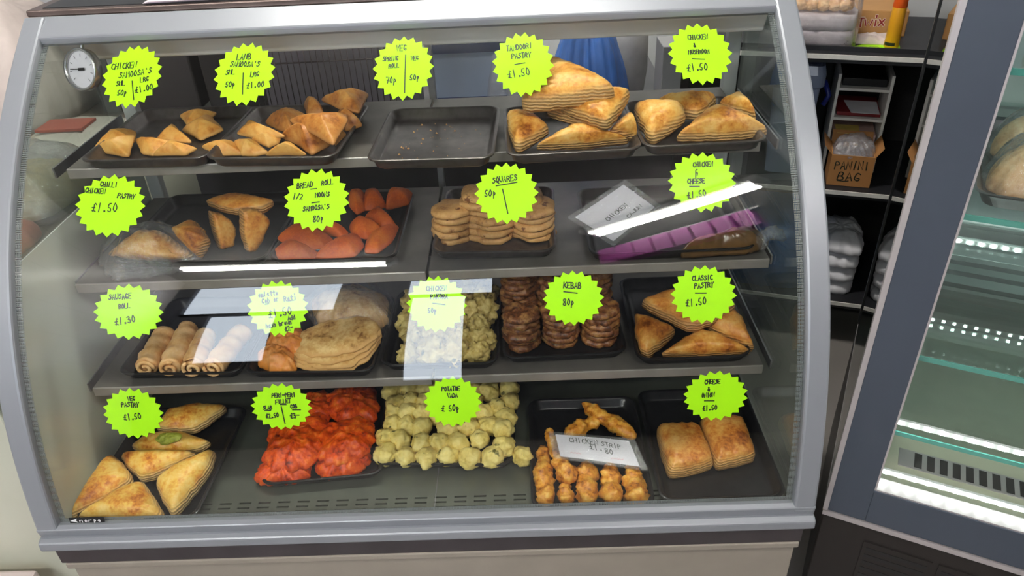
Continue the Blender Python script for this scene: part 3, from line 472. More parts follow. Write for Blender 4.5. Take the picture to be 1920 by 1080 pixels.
def pillow(pts, h, e, seed=0, nr=12, ns=72, pw=2.4, ex=.75, amp=.0022, freq=38, edge_amp=.003, it=3, bow=.05, tent=0.0, crimp=0, face=None, under=.12):
    P = [Vector(p) for p in pts]
    n = Vector()
    for i in range(len(P)):
        a, b = P[i], P[(i+1)%len(P)]; n += a.cross(b)
    n.normalize()
    if face is not None:
        if n.dot(Vector(face)) < 0: n = -n
    elif n.z < 0: n = -n
    o = resample(pts, ns, it=it, bow=bow); c = sum(o, Vector())/ns
    so = Vector((seed*7.3, seed*3.1, seed*1.7))
    mb = MB(); rows = []; att = []
    o2 = []
    for q in o:
        d = (q-c).normalized(); o2.append(q + d*edge_amp*fr3(q*60+so, 3))
    # underside
    for r in (.05,.5,.92):
        rows.append([c+(q-c)*r - n*h*under*(1-r*r) for q in o2]); att.append(0)
    wall = [(0,1.0),(.33,1.018),(.66,1.018),(1.0,.995)]
    for t,sc in wall:
        rr = []
        for i,q in enumerate(o2):
            d = (q-c); j = 1+ .02*fr3(Vector((i*.35, t*9, seed*2.2)), 2)
            rr.append(c+d*sc*j+n*e*t)
        rows.append(rr); att.append(.95)
    for k in range(1, nr):
        r = 1-k/nr*.97; s = r*.995
        base = (1-r**pw)**ex*(1-tent)+tent*(1-r)
        rr = []
        for i,q in enumerate(o2):
            p = c+(q-c)*s
            z = e + h*base + amp*fr3(p*freq+so, 4)*(.4+.6*min(1,(1-r)*4))
            if crimp and .80 < r < .97: z += .0012*math.sin(i*crimp)
            rr.append(p+n*z)
        rows.append(rr); att.append(max(0, 1-(1-r)*9)*.7)
    mb.grid(rows, True); m = len(rows)
    mb.f.append(tuple(range(ns-1,-1,-1))); mb.f.append(tuple((m-1)*ns+i for i in range(ns)))
    mb.a = [att[i] for i in range(m) for _ in range(ns)]
    return mb
random.seed(5)
KIND = {
 'samosa': dict(mat='samosa', name='samosa', cat='samosa', kw=dict(pw=1.7, ex=.9, tent=.3, amp=.0016, freq=30, edge_amp=.001, it=1, bow=-.02), e=.004),
 'lamb_samosa': dict(mat='lamb_samosa', name='samosa', cat='samosa', kw=dict(pw=1.8, ex=.9, tent=.25, amp=.0026, freq=40, edge_amp=.0015, it=1, bow=-.01), e=.005),
 'puff': dict(mat='puff', name='pastry_turnover', cat='pastry', kw=dict(pw=2.6, ex=.7, amp=.0026, freq=34, edge_amp=.003, it=2, bow=.03), e=.012),
 'wrapped_puff': dict(mat='puff', name='pastry_turnover', cat='pastry', kw=dict(pw=2.4, ex=.7, amp=.0026, freq=34, it=3, bow=.05), e=.014),
 'slab_puff': dict(mat='puff', name='pastry_turnover', cat='pastry', kw=dict(pw=3, ex=.7, amp=.002, freq=34, edge_amp=.003, it=2, bow=.02, face=(.6,-.8,.15)), e=.022),
 'veg_puff': dict(mat='veg_puff', name='pastry_turnover', cat='pastry', kw=dict(pw=2.6, ex=.7, amp=.0024, freq=32, edge_amp=.0025, it=2, bow=.03), e=.014),
 'open_puff': dict(mat='veg_puff', name='pastry_turnover', cat='pastry', kw=dict(pw=2.2, ex=.8, amp=.003, freq=40, edge_amp=.003, it=3, bow=.02), e=.014),
 'half_moon': dict(mat='half_moon', name='half_moon_samosa', cat='samosa', kw=dict(pw=2.0, ex=.8, amp=.0008, freq=60, edge_amp=.0004, it=2, bow=.02), e=.004),
 'fillet': dict(mat='fillet', name='chicken_fillet', cat='fried chicken', kw=dict(pw=2.2, ex=.6, amp=.0065, freq=52, edge_amp=.009, it=3, bow=.06, nr=18, ns=110), e=.007),
 'omelette': dict(mat='omelette', name='omelette', cat='omelette', kw=dict(pw=2.6, ex=.6, amp=.006, freq=55, edge_amp=.006, it=3, bow=.05, nr=16, ns=90), e=.008),
 'slice': dict(mat='slice', name='pastry_slice', cat='pastry', kw=dict(pw=5, ex=.7, amp=.0015, freq=30, edge_amp=.0015, it=2, bow=.015, crimp=1.55), e=.016),
}
ORD = ['first','second','third','fourth','fifth','sixth','seventh','eighth','ninth','tenth','eleventh','twelfth']
FLAB = {
 'T1': ['small samosa lying behind the leftmost one, at the left of the tray','leftmost small samosa, pointing left, on the top shelf tray','small samosa peaking above the two lying at the tray front','small samosa left of the overlapping pair at the tray front','small samosa right of the overlapping pair at the tray front','hindmost small samosa, flat, near the back of the leftmost tray','small samosa leaning in front of the hindmost one on the leftmost tray'],
 'T2': ['narrow small samosa at the front left corner of the lamb tray','small samosa with a raised top at the left of the heap','small samosa below the raised one at the left of the heap','small folded samosa tucked in the middle of the heap','pale triangular samosa at the middle of the tray front','small corner of a samosa peeping out at the right tray edge','golden samosa behind the large pale triangle','dark samosa peeping out behind the large pale triangle','dark brown samosa lying below the large pale triangle','pointed dark samosa sticking out at the right of the heap','large dark samosa at the back top of the heap pointing right','large pale blistered triangular samosa on top of the heap'],
 'T4': ['golden turnover standing at the left front of the tandoori tray','turnover corner at the right front under the tandoori stack','long flat turnover along the front of the tandoori tray','flaky turnover layer lowest in the tandoori stack','flaky turnover in the middle of the stack with an open right end','large flaky turnover on top of the stack with a high pointed corner'],
 'T5': ['turnover lying at the back left of the rightmost top tray','turnover at the back right of the rightmost top tray','pale plump turnover at the left of the rightmost top tray','wide golden turnover at the front with a point hanging right'],
 'A': ['small brown turnover leaning left beside the wrapped one','upright turnover showing a flaky cut edge, left of two','upright turnover showing a flaky cut edge, right of two','flat pale turnover lying across the upright ones','pastry turnover wrapped in cling film on the second shelf'],
 'B': ['orange half moon at the back left, partly behind the price star','upright orange half moon in the back row beside the rightmost','rightmost orange half moon in the back row','orange half moon just below the price star','orange half moon in the third row from the front, right','short orange half moon in the middle of the tray','tilted orange half moon at the right front corner','long orange half moon at the left, on top of another','orange half moon at the middle of the tray front','lowest orange half moon at the left front corner'],
 'I': ['classic pastry at the right, leaning down to the tray corner','classic pastry at the left front with a browned corner','long classic pastry across the tray front','flat pale classic pastry lying on top of the other three'],
 'J': ['veg pastry turnover at the very back of the bottom left tray','split veg pastry showing green filling, behind the four triangles','veg pastry triangle at the back of the four meeting at their points','veg pastry triangle on the left of the four meeting at their points','veg pastry triangle on the right of the four meeting at their points','veg pastry triangle in front, above the maker badge'],
 'K': ['orange fillet at the back right of the tray','orange fillet at the back left, behind the price star','orange fillet in the middle of the tray, dark edged','lowest orange fillet at the right front','lowest orange fillet at the left front corner','bright orange fillet on top at the left front','bright orange fillet on top at the right front'],
 'F': ['flat orange omelette behind the other one, beside the flatbreads','lumpy orange omelette at the tray front, left of the flatbreads'],
 'N': ['right one of the two rectangular crimped pastries','left one of the two rectangular crimped pastries'],
}
FGRP = {'T1':'small chicken samosas','T2':'lamb samosas in a heap','T4':'tandoori pastries in a stack','T5':'chicken and mushroom pastries','A':'chilli chicken pastries','B':'orange half moon samosas','I':'classic pastries','J':'veg pastries','K':'spiced chicken fillets','F':'omelettes','N':'cheese and onion pastries'}
cnt = {}
for i,(kind, tk, pts, h, e) in enumerate(FOOD):
    k = KIND[kind]; j = cnt.get(tk, 0); cnt[tk] = j+1
    kw = dict(k['kw']); yy = [p[1] for p in pts]
    if max(yy)-min(yy) < 1e-4: kw['face'] = (-.4,-1,.35); h *= .5; e = .026; kw['bow'] = .01
    mb = pillow(pts, h, max(e, k['e']) if e > .004 else k['e'], seed=i+1, **kw)
    mt = MT[k['mat']]
    if tk in ('A','I') and kind in ('puff','slab_puff'): mt = MT['brown_puff']
    lb = FLAB[tk][j]
    o = obj(k['name'], mb, mt, smooth=True, label=lb, cat=k['cat'], group=FGRP[tk])
    if kind == 'open_puff':
        c = sum((Vector(p) for p in pts), Vector())/len(pts)+Vector((.008,-.012,.030))
        fb = pillow([c+Vector((math.cos(a)*.026, math.sin(a)*.011, .003*math.sin(a)+.002*math.cos(a))) for a in [q*math.pi/4 for q in range(8)]], .006, .002, 77, amp=.004, freq=120, edge_amp=.005, nr=8, ns=40)
        obj('filling', fb, MT['filling'], o, smooth=True, label='green pea filling')
# ---- potato balls
def blob(r, seed, amp=.18, freq=2.2, sq=1.0, sub=3, nub=True):
    bm = bmesh.new(); bmesh.ops.create_icosphere(bm, subdivisions=sub+1, radius=1)
    vs = []; so = Vector((seed*5.1, seed*2.7, seed*9.9))
    for v in bm.verts:
        d = v.co.normalized(); k = 1+amp*fr3(d*freq+so, 3)+.05*fr3(d*7+so, 2)
        if nub: k += .22*max(0, d.dot(Vector((math.sin(seed*1.9), math.cos(seed*2.3), .25)).normalized())-.86)/.14
        vs.append(Vector((d.x*k*r, d.y*k*r, d.z*k*r*sq)))
    fs = [tuple(v.index for v in f.verts) for f in bm.faces]; bm.free()
    return MB().add(vs, fs)
BM = [blob(.0182, s, .20, 1.7, .93).mesh('potato_ball') for s in range(9)]
for me in BM:
    me.materials.append(MT['ball']); me.polygons.foreach_set('use_smooth',[True]*len(me.polygons))
ROWN = ['front row','second row from the front','third row from the front','fourth row from the front','fifth row from the front','sixth row from the front','back row']
rc = {}
for i,(row,*p) in enumerate(BALLS):
    j = rc.get(row,0); rc[row] = j+1
    o = bpy.data.objects.new('potato_ball', BM[i % 9]); COL.objects.link(o)
    s = random.uniform(1.0,1.14); o.scale = (s,s,s)
    zf = .4590+.0182*s*.93
    o.location = (p[0]+random.uniform(-.002,.002), p[1]+random.uniform(-.002,.002), max(p[2], zf))
    o.rotation_euler = (random.uniform(-.5,.5), random.uniform(-.5,.5), random.uniform(0,6.28))
    setp(o, 'yellow potato ball, %s of its tray, %s from the left' % (ROWN[row], ORD[j]), 'potato ball', 'yellow potato balls')
o = bpy.data.objects.new('potato_ball', BM[3]); COL.objects.link(o); o.location = (LONE[0],LONE[1],.4735)
setp(o, 'single yellow potato ball lying on the deck between two trays', 'potato ball', 'yellow potato balls')
# ---- chicken strips
SLAB = ['chicken strip at the left edge of the tray, long and lumpy','short chicken strip low between the leftmost and the slanted one','chicken strip slanting on top, second from the left','chicken strip in the middle of the tray front','chicken strip at the tray front, second from the right','rightmost chicken strip at the tray front','thin twisted chicken strip sticking up behind the label','pale chicken strip behind the top of the label','long chicken strip lying across the tray back']
def lumpy(pts, r, seed, n=26, m=20):
    P = [Vector(p) for p in pts]; q = []
    for i in range(n):
        t = i/(n-1)*(len(P)-1); a = min(int(t), len(P)-2); q.append(P[a].lerp(P[a+1], t-a))
    for _ in range(3): q = [q[0]]+[(q[i-1]+2*q[i]+q[i+1])/4 for i in range(1,n-1)]+[q[-1]]
    rs = []
    for i in range(n):
        t = i/(n-1); rs.append(r*(max(.02,1-abs(2*t-1)**5))**.5*(1-.28*t)*(1+.13*math.sin(t*14+seed)))
    mb = MB().tube(q, rs, m)
    so = Vector((seed*3.3,seed*8.1,seed))
    out = []
    for k,v in enumerate(mb.v):
        v = Vector(v); c = q[k//m]; d = v-c
        kk = 1+.34*fr3(v*62+so, 3)+.30*fr3(v*150+so, 3)
        out.append(tuple(c+d*kk))
    mb.v = out; return mb
for i,(pts,r) in enumerate(STRIPS):
    obj('chicken_strip', lumpy(pts, r, i+1), MT['strip'], smooth=True, label=SLAB[i], cat='fried chicken', group='fried chicken strips')
# ---- sausage rolls
for i,(a,b) in enumerate(ROLLS):
    a, b = Vector(a), Vector(b); n = 24; pts = [a.lerp(b, k/(n-1)) for k in range(n)]
    rs = [.0205*(.86+.14*min(1,4*k/n))*(1-.10*(k/n))*(1+.03*math.sin(k*1.3+i)) for k in range(n)]
    m_ = 24; mb = MB().tube([pts[0]+ (a-b).normalized()*-.004]+pts+[pts[-1]+(b-a).normalized()*.006], [.008]+rs+[.010], m_, True)
    so = Vector((i*4.4,1,2)); d = (b-a).normalized(); nn = len(pts)+2
    for k,v in enumerate(mb.v):
        v = Vector(v); c = a+d*((v-a).dot(d)); mb.v[k] = tuple(c+(v-c)*(1+.07*fr3(v*60+so,3)+.05*math.sin((v-a).dot(d)*210+math.atan2((v-c).z,(v-c).x)*1.0)))
    o = obj('sausage_roll', mb, MT['roll'], smooth=True, label='pale rolled pastry, %s sausage roll from the left on its tray' % ORD[i], cat='sausage roll', group='sausage rolls')
    # folded end flap
    sp = []
    ax = d.cross(Vector((0,0,1))).normalized(); up = Vector((0,0,1))
    for k in range(26):
        t = k/25; rr = .016*(1-t*.75); an = t*8.5+i; sp.append(a-d*(.0045-.002*t)+ax*rr*math.cos(an)+up*rr*math.sin(an))
    obj('folded_end', MB().tube(sp, .0032, 8), MT['roll'], o, smooth=True)
# ---- stacks of round patties
def patty_mesh(rad, th, seed, rough, mat):
    pts = [(rad*math.cos(2*math.pi*k/14)*(1+.05*math.sin(k*2+seed)), rad*math.sin(2*math.pi*k/14)*(1+.05*math.cos(k*3+seed)), 0) for k in range(14)]
    me = pillow(pts, th*.45, th*.6, seed, nr=9, ns=56, pw=3, ex=.6, amp=rough, freq=70, edge_amp=rough*1.2, it=2, bow=0).mesh('patty')
    me.materials.append(mat); me.polygons.foreach_set('use_smooth',[True]*len(me.polygons)); return me
PM = [patty_mesh(.037, .0125, s, .0012, MT['square']) for s in range(6)]
KM = [patty_mesh(.033, .0125, s+9, .0038, MT['kebab']) for s in range(6)]
def pile(meshes, base, n, dz, name, lab, cat, group, z0, jit=.003, lean=(0,0)):
    for k in range(n):
        o = bpy.data.objects.new(name, meshes[(k*5+n) % 6]); COL.objects.link(o)
        o.location = (base[0]+random.uniform(-jit,jit)+lean[0]*k, base[1]+random.uniform(-jit,jit)+lean[1]*k, z0+.0006+k*dz)
        o.rotation_euler = (random.uniform(-.06,.06), random.uniform(-.06,.06), random.uniform(0,6.28))
        where = 'bottom' if k == 0 else 'top' if k == n-1 else ORD[k]+' from the bottom'
        setp(o, lab % where, cat, group)
SQN = ['back left pile','back right pile','left front pile','middle front pile','right front pile']
for (b,n),nm in zip(SQ, SQN):
    pile(PM, (b[0],b[1]+.034), n, .0122, 'potato_patty', 'round golden potato patty, %s of the '+nm, 'potato patty', 'round potato patties in piles', .7955)
KBN = ['back left kebab pile','back middle kebab pile','back right kebab pile','front left kebab pile','front middle kebab pile','front right kebab pile']
for q,((b,n),nm) in enumerate(zip(KEB, KBN)):
    pile(KM, (b[0]+(q%3-1)*-.002, b[1]+.032+(.062 if q < 3 else 0)), n+(0 if q<3 else 0), .0118, 'kebab_patty', 'brown fried kebab patty, %s of the '+nm, 'kebab', 'kebab patties in piles', .6315, .003)
# ---- pakora heap
PK = [blob(.021, s+30, .42, 2.6, .85, 3, False).mesh('pakora') for s in range(8)]
for me in PK:
    me.materials.append(MT['pakora']); me.polygons.foreach_set('use_smooth',[True]*len(me.polygons))
hv = []
pkrows = [(.222,4,.650),(.250,4,.656),(.282,4,.664),(.315,5,.670),(.350,5,.670),(.385,5,.664)]
PKN = ['front row','second row','third row','fourth row','fifth row','sixth row','hindmost row']
for r,(y,n,z) in enumerate(pkrows):
    for j in range(n):
        x = .612+(j+(.5 if r%2 else 0))*.034*(4.4/ n if n>4 else 1)+(.006 if n==4 else 0)
        x = .604+ (j+.5)*(.160/n)+(.004 if r%2 else -.002)
        o = bpy.data.objects.new('pakora', PK[(r*3+j*5)%8]); COL.objects.link(o)
        s = random.uniform(.95,1.3); o.scale = (s,s,s)
        o.location = (x, y+random.uniform(-.004,.004), z+random.uniform(-.001,.006)); o.rotation_euler = tuple(random.uniform(0,6.28) for _ in range(3))
        setp(o, 'craggy greenish pakora in the %s of the heap, %s from the left' % (PKN[r], ORD[j]), 'pakora', 'pakora in a heap')
# ---- flatbreads
rc_, rl_, rr_, rf_ = [Vector(p) for p in ROTI]
for k in range(4):
    pts = []
    cx, cy = .482+.002*k, .252+.004*k; rx, ry = .084-.002*k, .056-.002*k
    for a in range(18):
        t = 2*math.pi*a/18; pts.append((cx+rx*math.cos(t)*(1+.05*math.sin(3*t+k)), cy+ry*math.sin(t)*(1+.06*math.cos(2*t+k*2)), .6355+.0066*k+.003*math.sin(t*2+k)+.022*max(0,math.cos(t-.6))))
    obj('flatbread', pillow(pts, .0035+.004*(k==3), .0045, 50+k, nr=12, ns=80, pw=4, ex=.6, amp=.0035, freq=30, edge_amp=.004, it=2, bow=0), MT['roti'], smooth=True,
        label=['lowest flatbread of the folded stack beside the omelettes','second flatbread from the bottom of the stack','third flatbread from the bottom of the stack','top flatbread of the stack, blistered brown'][k], cat='flatbread', group='stacked flatbreads')
bt = MB(); rows = []
A_ = [Vector(p) for p in ROTI2]; cA = sum(A_, Vector())/6
ob = pillow([(p.x,p.y,.645) for p in A_], .03, .018, 61, nr=14, ns=80, pw=2.5, amp=.006, freq=26, edge_amp=.006)
fo = obj('wrapped_flatbread', ob, MT['roti'], smooth=True, label='folded flatbread in clear plastic behind the stacked ones', cat='flatbread')
fb = pillow([(cA.x+(p.x-cA.x)*1.12,cA.y+(p.y-cA.y)*1.1-.002,.643) for p in A_], .045, .022, 62, nr=16, ns=90, pw=2.2, amp=.010, freq=30, edge_amp=.012)
obj('plastic_bag', fb, MT['film'], fo, smooth=True, label='clear crinkled plastic bag')
# ---- cling film over the wrapped chilli pastry
wp = [o for o in COL.objects if o.get('label','').startswith('pastry turnover wrapped')][0]
wl = wp.location
fpts = [(wl.x+math.cos(a)*.088*(1+.12*math.sin(3*a)), wl.y+math.sin(a)*.066, .797) for a in [q*math.pi/8 for q in range(16)]]
obj('cling_film', pillow(fpts, .062, .008, 63, nr=18, ns=96, pw=2.0, ex=.8, amp=.010, freq=34, edge_amp=.012), MT['film'], wp, smooth=True, label='crinkled cling film')
# ---- brown parcel on the second shelf
pc = obj('wrapped_parcel', pillow([(p[0],p[1],.797) for p in PARCEL], .024, .016, 71, nr=14, ns=80, amp=.005, freq=30, edge_amp=.004, it=3), plain('brown_wrapped_food', srgb(92,66,34), .25, 0, .3, 40, .3, .6), smooth=True, label='shiny brown food parcel in twisted cling film', cat='food parcel')
e0, e1, e2 = [Vector(p) for p in PARCEL_END]
obj('twisted_end', lumpy([e0, (e0+e1)/2, e1+Vector((0,0,.01)), e2], .014, 5), MT['film'], pc, smooth=True, label='clear twisted cling film end')
# ---- crumbs on the empty tray
mb = MB()
for k in range(46):
    x, y = random.uniform(.625,.770), random.uniform(.285,.455); s = random.choice((.0008,.0012,.0016,.0026))
    a = random.uniform(0,3); c, q = math.cos(a)*s, math.sin(a)*s
    mb.add([(x-c,y-q,.9797),(x+q*.6,y-c*.6,.9797),(x+c,y+q,.9797),(x-q*.6,y+c*.6,.9797),(x,y,.9797+s)], [(0,1,4),(1,2,4),(2,3,4),(3,0,4),(0,3,2,1)])
obj('pastry_crumbs', mb, MT['crumb'], label='scattered pastry crumbs on the empty tray', cat='crumbs', kind='stuff')
# ------------------------------------------------------------------ handwriting: a pen-stroke alphabet on a 4 x 6 grid (y: 0 = deepest tail, 2 = baseline, 8 = cap height)
GL = {
'A':'02 28 42|14 34','B':'02 08 28 37 36 25 05|25 44 43 32 02','C':'47 28 17 04 13 22 43','D':'02 08 28 46 44 22 02','E':'48 08 02 42|05 35','F':'48 08 02|05 35','G':'47 28 17 04 13 32 44 24',
'H':'08 02|48 42|05 45','I':'28 22','J':'48 43 22 04','K':'08 02|48 04|15 42','L':'08 02 42','M':'02 08 25 48 42','N':'02 08 42 48','O':'28 17 04 13 22 33 45 37 28','P':'02 08 37 46 35 05','Q':'28 17 04 13 22 33 45 37 28|24 41',
'R':'02 08 37 46 35 05|25 42','S':'47 28 17 16 35 44 33 12 03','T':'08 48|28 22','U':'08 04 13 22 33 44 48','V':'08 22 48','W':'08 12 25 32 48','X':'08 42|02 48','Y':'08 25 48|25 22','Z':'08 48 02 42',
'0':'28 17 04 13 22 33 45 37 28','1':'28 22','2':'07 28 37 36 02 42','3':'07 28 37 26 15|26 35 33 22 03','4':'38 32|38 04 44','5':'38 18 05 25 34 33 22 03','6':'38 16 03 22 33 24 04','7':'08 48 22|15 35','8':'25 07 18 38 47 25 03 12 32 43 25','9':'37 28 16 25 37 32',
'£':'47 38 27 24 12 03 13 42|05 35','&':'42 17 28 36 04 12 22 44',"'":'28 27','.':'22 23 33 32 22','-':'05 45','/':'02 48','p':'16 10|15 26 35 34 23 13','f':'38 28 17 11|15 35|35 33',
'o':'26 15 13 22 33 35 26','m':'02 06|05 16 22|15 36 42','l':'18 12','e':'04 34 26 15 13 22 33','t':'28 23 32|06 46','b':'08 02|05 26 35 33 22 02','r':'06 02|05 26 36','i':'26 22|28 29','h':'08 02|05 26 35 32','a':'36 16 04 12 32|36 32',
'd':'38 32|35 16 04 12 33','s':'36 16 15 34 33 12 02','w':'06 12 25 32 46','n':'06 02|05 26 35 32',' ':''}
def strokes(text, h, wsc, seed=0):
    """polylines of a word centred on 0,0; h = cap height, wsc = letter width scale"""
    rn = random.Random(seed*131+len(text)*7+ord(text[0])); adv = wsc*.62; cw = wsc*.45; n = len(text)
    lines = []; x = -(n*adv)/2+(adv-cw)/2
    for ch in text:
        dy = rn.uniform(-.05,.05)*h; sl = rn.uniform(-.02,.12)
        for part in GL[ch].split('|'):
            if not part: continue
            P = []
            for t in part.split():
                gx, gy = int(t[0])/4*cw, (int(t[1])-5)/6*h
                P.append((x+gx+sl*gy+rn.uniform(-.02,.02)*h, gy+dy+rn.uniform(-.03,.03)*h))
            if ch in 'OCSGU0Qo86935QDPBR&e' and len(P) > 4:     # soften round letters
                Q = [P[0]]
                for a, b in zip(P, P[1:]): Q += [(a[0]*.75+b[0]*.25, a[1]*.75+b[1]*.25), (a[0]*.25+b[0]*.75, a[1]*.25+b[1]*.75)]
                P = Q+[P[-1]]
            lines.append(P)
        x += adv
    return lines
def ribbon(mb, P, w, put):
    """flat pen ribbon along the polyline P, placed by put(u, v)"""
    L = []
    for i,p in enumerate(P):
        a, b = P[max(i-1,0)], P[min(i+1,len(P)-1)]; dx, dy = b[0]-a[0], b[1]-a[1]; d = math.hypot(dx,dy) or 1
        if i == 0: p = (p[0]-dx/d*w*.4, p[1]-dy/d*w*.4)
        if i == len(P)-1: p = (p[0]+dx/d*w*.4, p[1]+dy/d*w*.4)
        L.append((p[0]-dy/d*w/2, p[1]+dx/d*w/2, p[0]+dy/d*w/2, p[1]-dx/d*w/2))
    vs = [put(q[0],q[1]) for q in L]+[put(q[2],q[3]) for q in L]; n = len(L)
    mb.add(vs, [(i, i+1, n+i+1, n+i) for i in range(n-1)])
def write(mb, text, u, v, h, wsc, rot, w, put, seed=0):
    ca, sa = math.cos(R(rot)), math.sin(R(rot))
    for P in strokes(text, h, wsc, seed):
        ribbon(mb, [(u+x*ca-y*sa, v+x*sa+y*ca) for x,y in P], w, put)
# ------------------------------------------------------------------ price stars stuck to the inside of the glass
STAR_AT = {'chicken samosas':'top left corner, beside the dial thermometer'}
for si,(key, x0, z0, (rx, rs), rot, lines, bars) in enumerate(STARS):
    s0 = s_of_z(z0)
    def put(u, v, off=.0078): return on_glass(x0+u, z_of_s(s0+v), off)
    e = empty('price_star', on_glass(x0, z0, .0078), 'fluorescent yellow price star for %s, handwritten in black marker' % key, 'price sign', 'yellow price stars on the glass')
    N_ = 20; mb = MB(); front = []; back = []
    nr = 6
    for r in range(nr+1):
        ring = []
        for k in range(N_*2):
            q = (1.0 if k % 2 == 0 else .86)*(r/nr if r else 1e-4); a = math.pi*k/N_+R(rot)
            if r < nr: q = .86*r/nr if r else 1e-4
            ring.append(put(rx*q*math.sin(a), rs*q*math.cos(a), .0078))
        front.append(ring)
    mb.grid(front, True)
    bk = []
    for r in (nr, 0):
        ring = []
        for k in range(N_*2):
            q = (1.0 if k % 2 == 0 else .86) if r else 1e-4; a = math.pi*k/N_+R(rot)
            ring.append(put(rx*q*math.sin(a), rs*q*math.cos(a), .0083))
        bk.append(ring)
    mb.grid([front[-1], bk[0]], True); n0 = len(mb.v)
    front2 = []
    for r in range(nr+1):
        ring = []
        for k in range(N_*2):
            q = .86*r/nr if r < nr else (1.0 if k % 2 == 0 else .86); q = max(q,1e-4); a = math.pi*k/N_+R(rot)
            ring.append(put(rx*q*math.sin(a), rs*q*math.cos(a), .0083))
        front2.append(ring)
    mb.grid(front2, True)
    obj('card', mb, MT['neon'], e)
    tx = MB()
    for t,u,v,h,wsc,ro in lines: write(tx, t, u, v, h, wsc, ro, .0017, lambda a,b: put(a,b,.0074), si+1)
    for u0,v0,u1,v1 in bars:
        ribbon(tx, [(u0+(u1-u0)*k/4, v0+(v1-v0)*k/4) for k in range(5)], .0018, lambda a,b: put(a,b,.0074))
    obj('lettering', tx, MT['ink'], e, label='black handwriting')
# ------------------------------------------------------------------ maker's badge lettering
tx = MB(); bs = s_of_z(.5085)
bput = lambda u, v: on_glass(.1095+u, z_of_s(bs+v), -.0016)
write(tx, 'norpe', .006, -.0003, .0062, .0118, 0, .0013, bput, 3)
wm = plain('badge_white', srgb(235,235,235), .4)
bl = obj('lettering', tx, wm, bd)
tv = MB(); tv.add([bput(-.027,-.0005), bput(-.0150,.0042), bput(-.0172,0), bput(-.0140,-.0042)], [(0,1,2),(0,2,3)])
obj('arrow_mark', tv, wm, bd)
# ------------------------------------------------------------------ dial thermometer inside the top left corner
th = empty('dial_thermometer', (.110,.425,1.109), 'round white dial thermometer with a silver rim inside the top left corner', 'thermometer')
Mt = Matrix.Rotation(R(-20),4,'Z') @ Matrix.Rotation(R(72),4,'X')
tc = Vector((.110,.425,1.109))
def tpart(n, mb, mat, **k):
    mb.v = [tuple(tc+(Mt @ Vector(p))) for p in mb.v]; return obj(n, mb, mat, th, **k)
tpart('rim', MB().lathe([(.0285,-.012),(.0335,-.010),(.0345,.004),(.0325,.007),(.0298,.004),(.0290,.0015)], (0,0,0), 48), plain('silver_rim', srgb(200,200,200), .25, .8, .03), smooth=True)
tpart('dial', MB().lathe([(0.0001,-.012),(.0292,-.012),(.0295,.0005),(.0001,.0008)], (0,0,0), 40), MT['paper'])
nd = MB(); ribbon(nd, [(-.022,-.001),(0,.0005),(.006,.001)], .0016, lambda a,b:(a,b,.003)); ribbon(nd, [(-.003,.0),(.0075,.001)], .0045, lambda a,b:(a,b,.0032))
tpart('needle', nd, MT['black'])
tk = MB()
for k in range(9):
    a = R(225-270*k/8); ribbon(tk, [(.0205*math.cos(a),.0205*math.sin(a)),(.0245*math.cos(a),.0245*math.sin(a))], .0012, lambda a,b:(a,b,.0016))
tpart('scale_marks', tk, plain('grey_print', srgb(120,120,124), .6))
tpart('hanging_stem', MB().tube([(0,.033,-.004),(0,.05,-.004)], .003, 8), MT['steel'])
# ------------------------------------------------------------------ plastic sleeves with handwritten labels
def sleeve(pts, lines, label, pink=False, mat_in=None, curl=.004):
    A, B, C_, D = [Vector(p) for p in pts]
    nrm = (B-A).cross(D-A).normalized()
    if nrm.z < 0 and abs(nrm.z) > .1: nrm = -nrm
    if abs(nrm.z) <= .1 and nrm.y > 0: nrm = -nrm
    def pt(u, v, o=0):
        p = A.lerp(B,u).lerp(D.lerp(C_,u), v); return p+nrm*(o+curl*math.sin(u*3.1)*math.sin(v*2.6+.3))
    e = empty('price_label', tuple((A+B+C_+D)/4), label, 'price sign')
    g = MB(); G = lambda o,m: [[tuple(pt(m+(1-2*m)*i/10, m+(1-2*m)*j/8, o)) for i in range(11)] for j in range(9)]
    g.grid(G(0,0)); g.grid(G(-.0006,0)); obj('paper', g, MT['paper'], e)
    g = MB(); g.grid(G(.0016,-.09)); g.grid(G(-.003,-.09)); obj('plastic_sleeve', g, MT['film'], e, smooth=True)
    t = MB(); W_ = (B-A).length; H_ = (D-A).length
    for s,u,v,h,wsc,ro in lines: write(t, s, u*W_, -v*H_, h, wsc, ro, .0012, lambda a,b: tuple(pt(a/W_, -b/H_, .0007)), 9)
    obj('lettering', t, MT['ink'], e)
    if pink:
        t = MB()
        for u0,v0,n in ((.14,.80,7),(.66,.84,8)):
            P = [(u0*W_+k*.0028, -(v0*H_)+(.0011 if k%2 else -.0011)) for k in range(n)]; ribbon(t, P, .0010, lambda a,b: tuple(pt(a/W_, -b/H_, .0007)))
        obj('small_print', t, plain('pink_print', srgb(216,140,150), .6), e)
sleeve(SLEEVE_M, [("CHICKEN",.36,.24,.010,.0115,-2),("STRIP",.72,.30,.009,.011,-4),("£1.",.50,.47,.010,.012,0),("80",.66,.58,.009,.012,0)], 'white handwritten chicken strip label in plastic lying on the strips', True)
sleeve(SLEEVE_D, [("CHICKEN",.52,.46,.009,.0105,2),("CAJUN",.72,.72,.008,.0105,2)], 'white handwritten chicken label in plastic, tilted, on the second shelf')
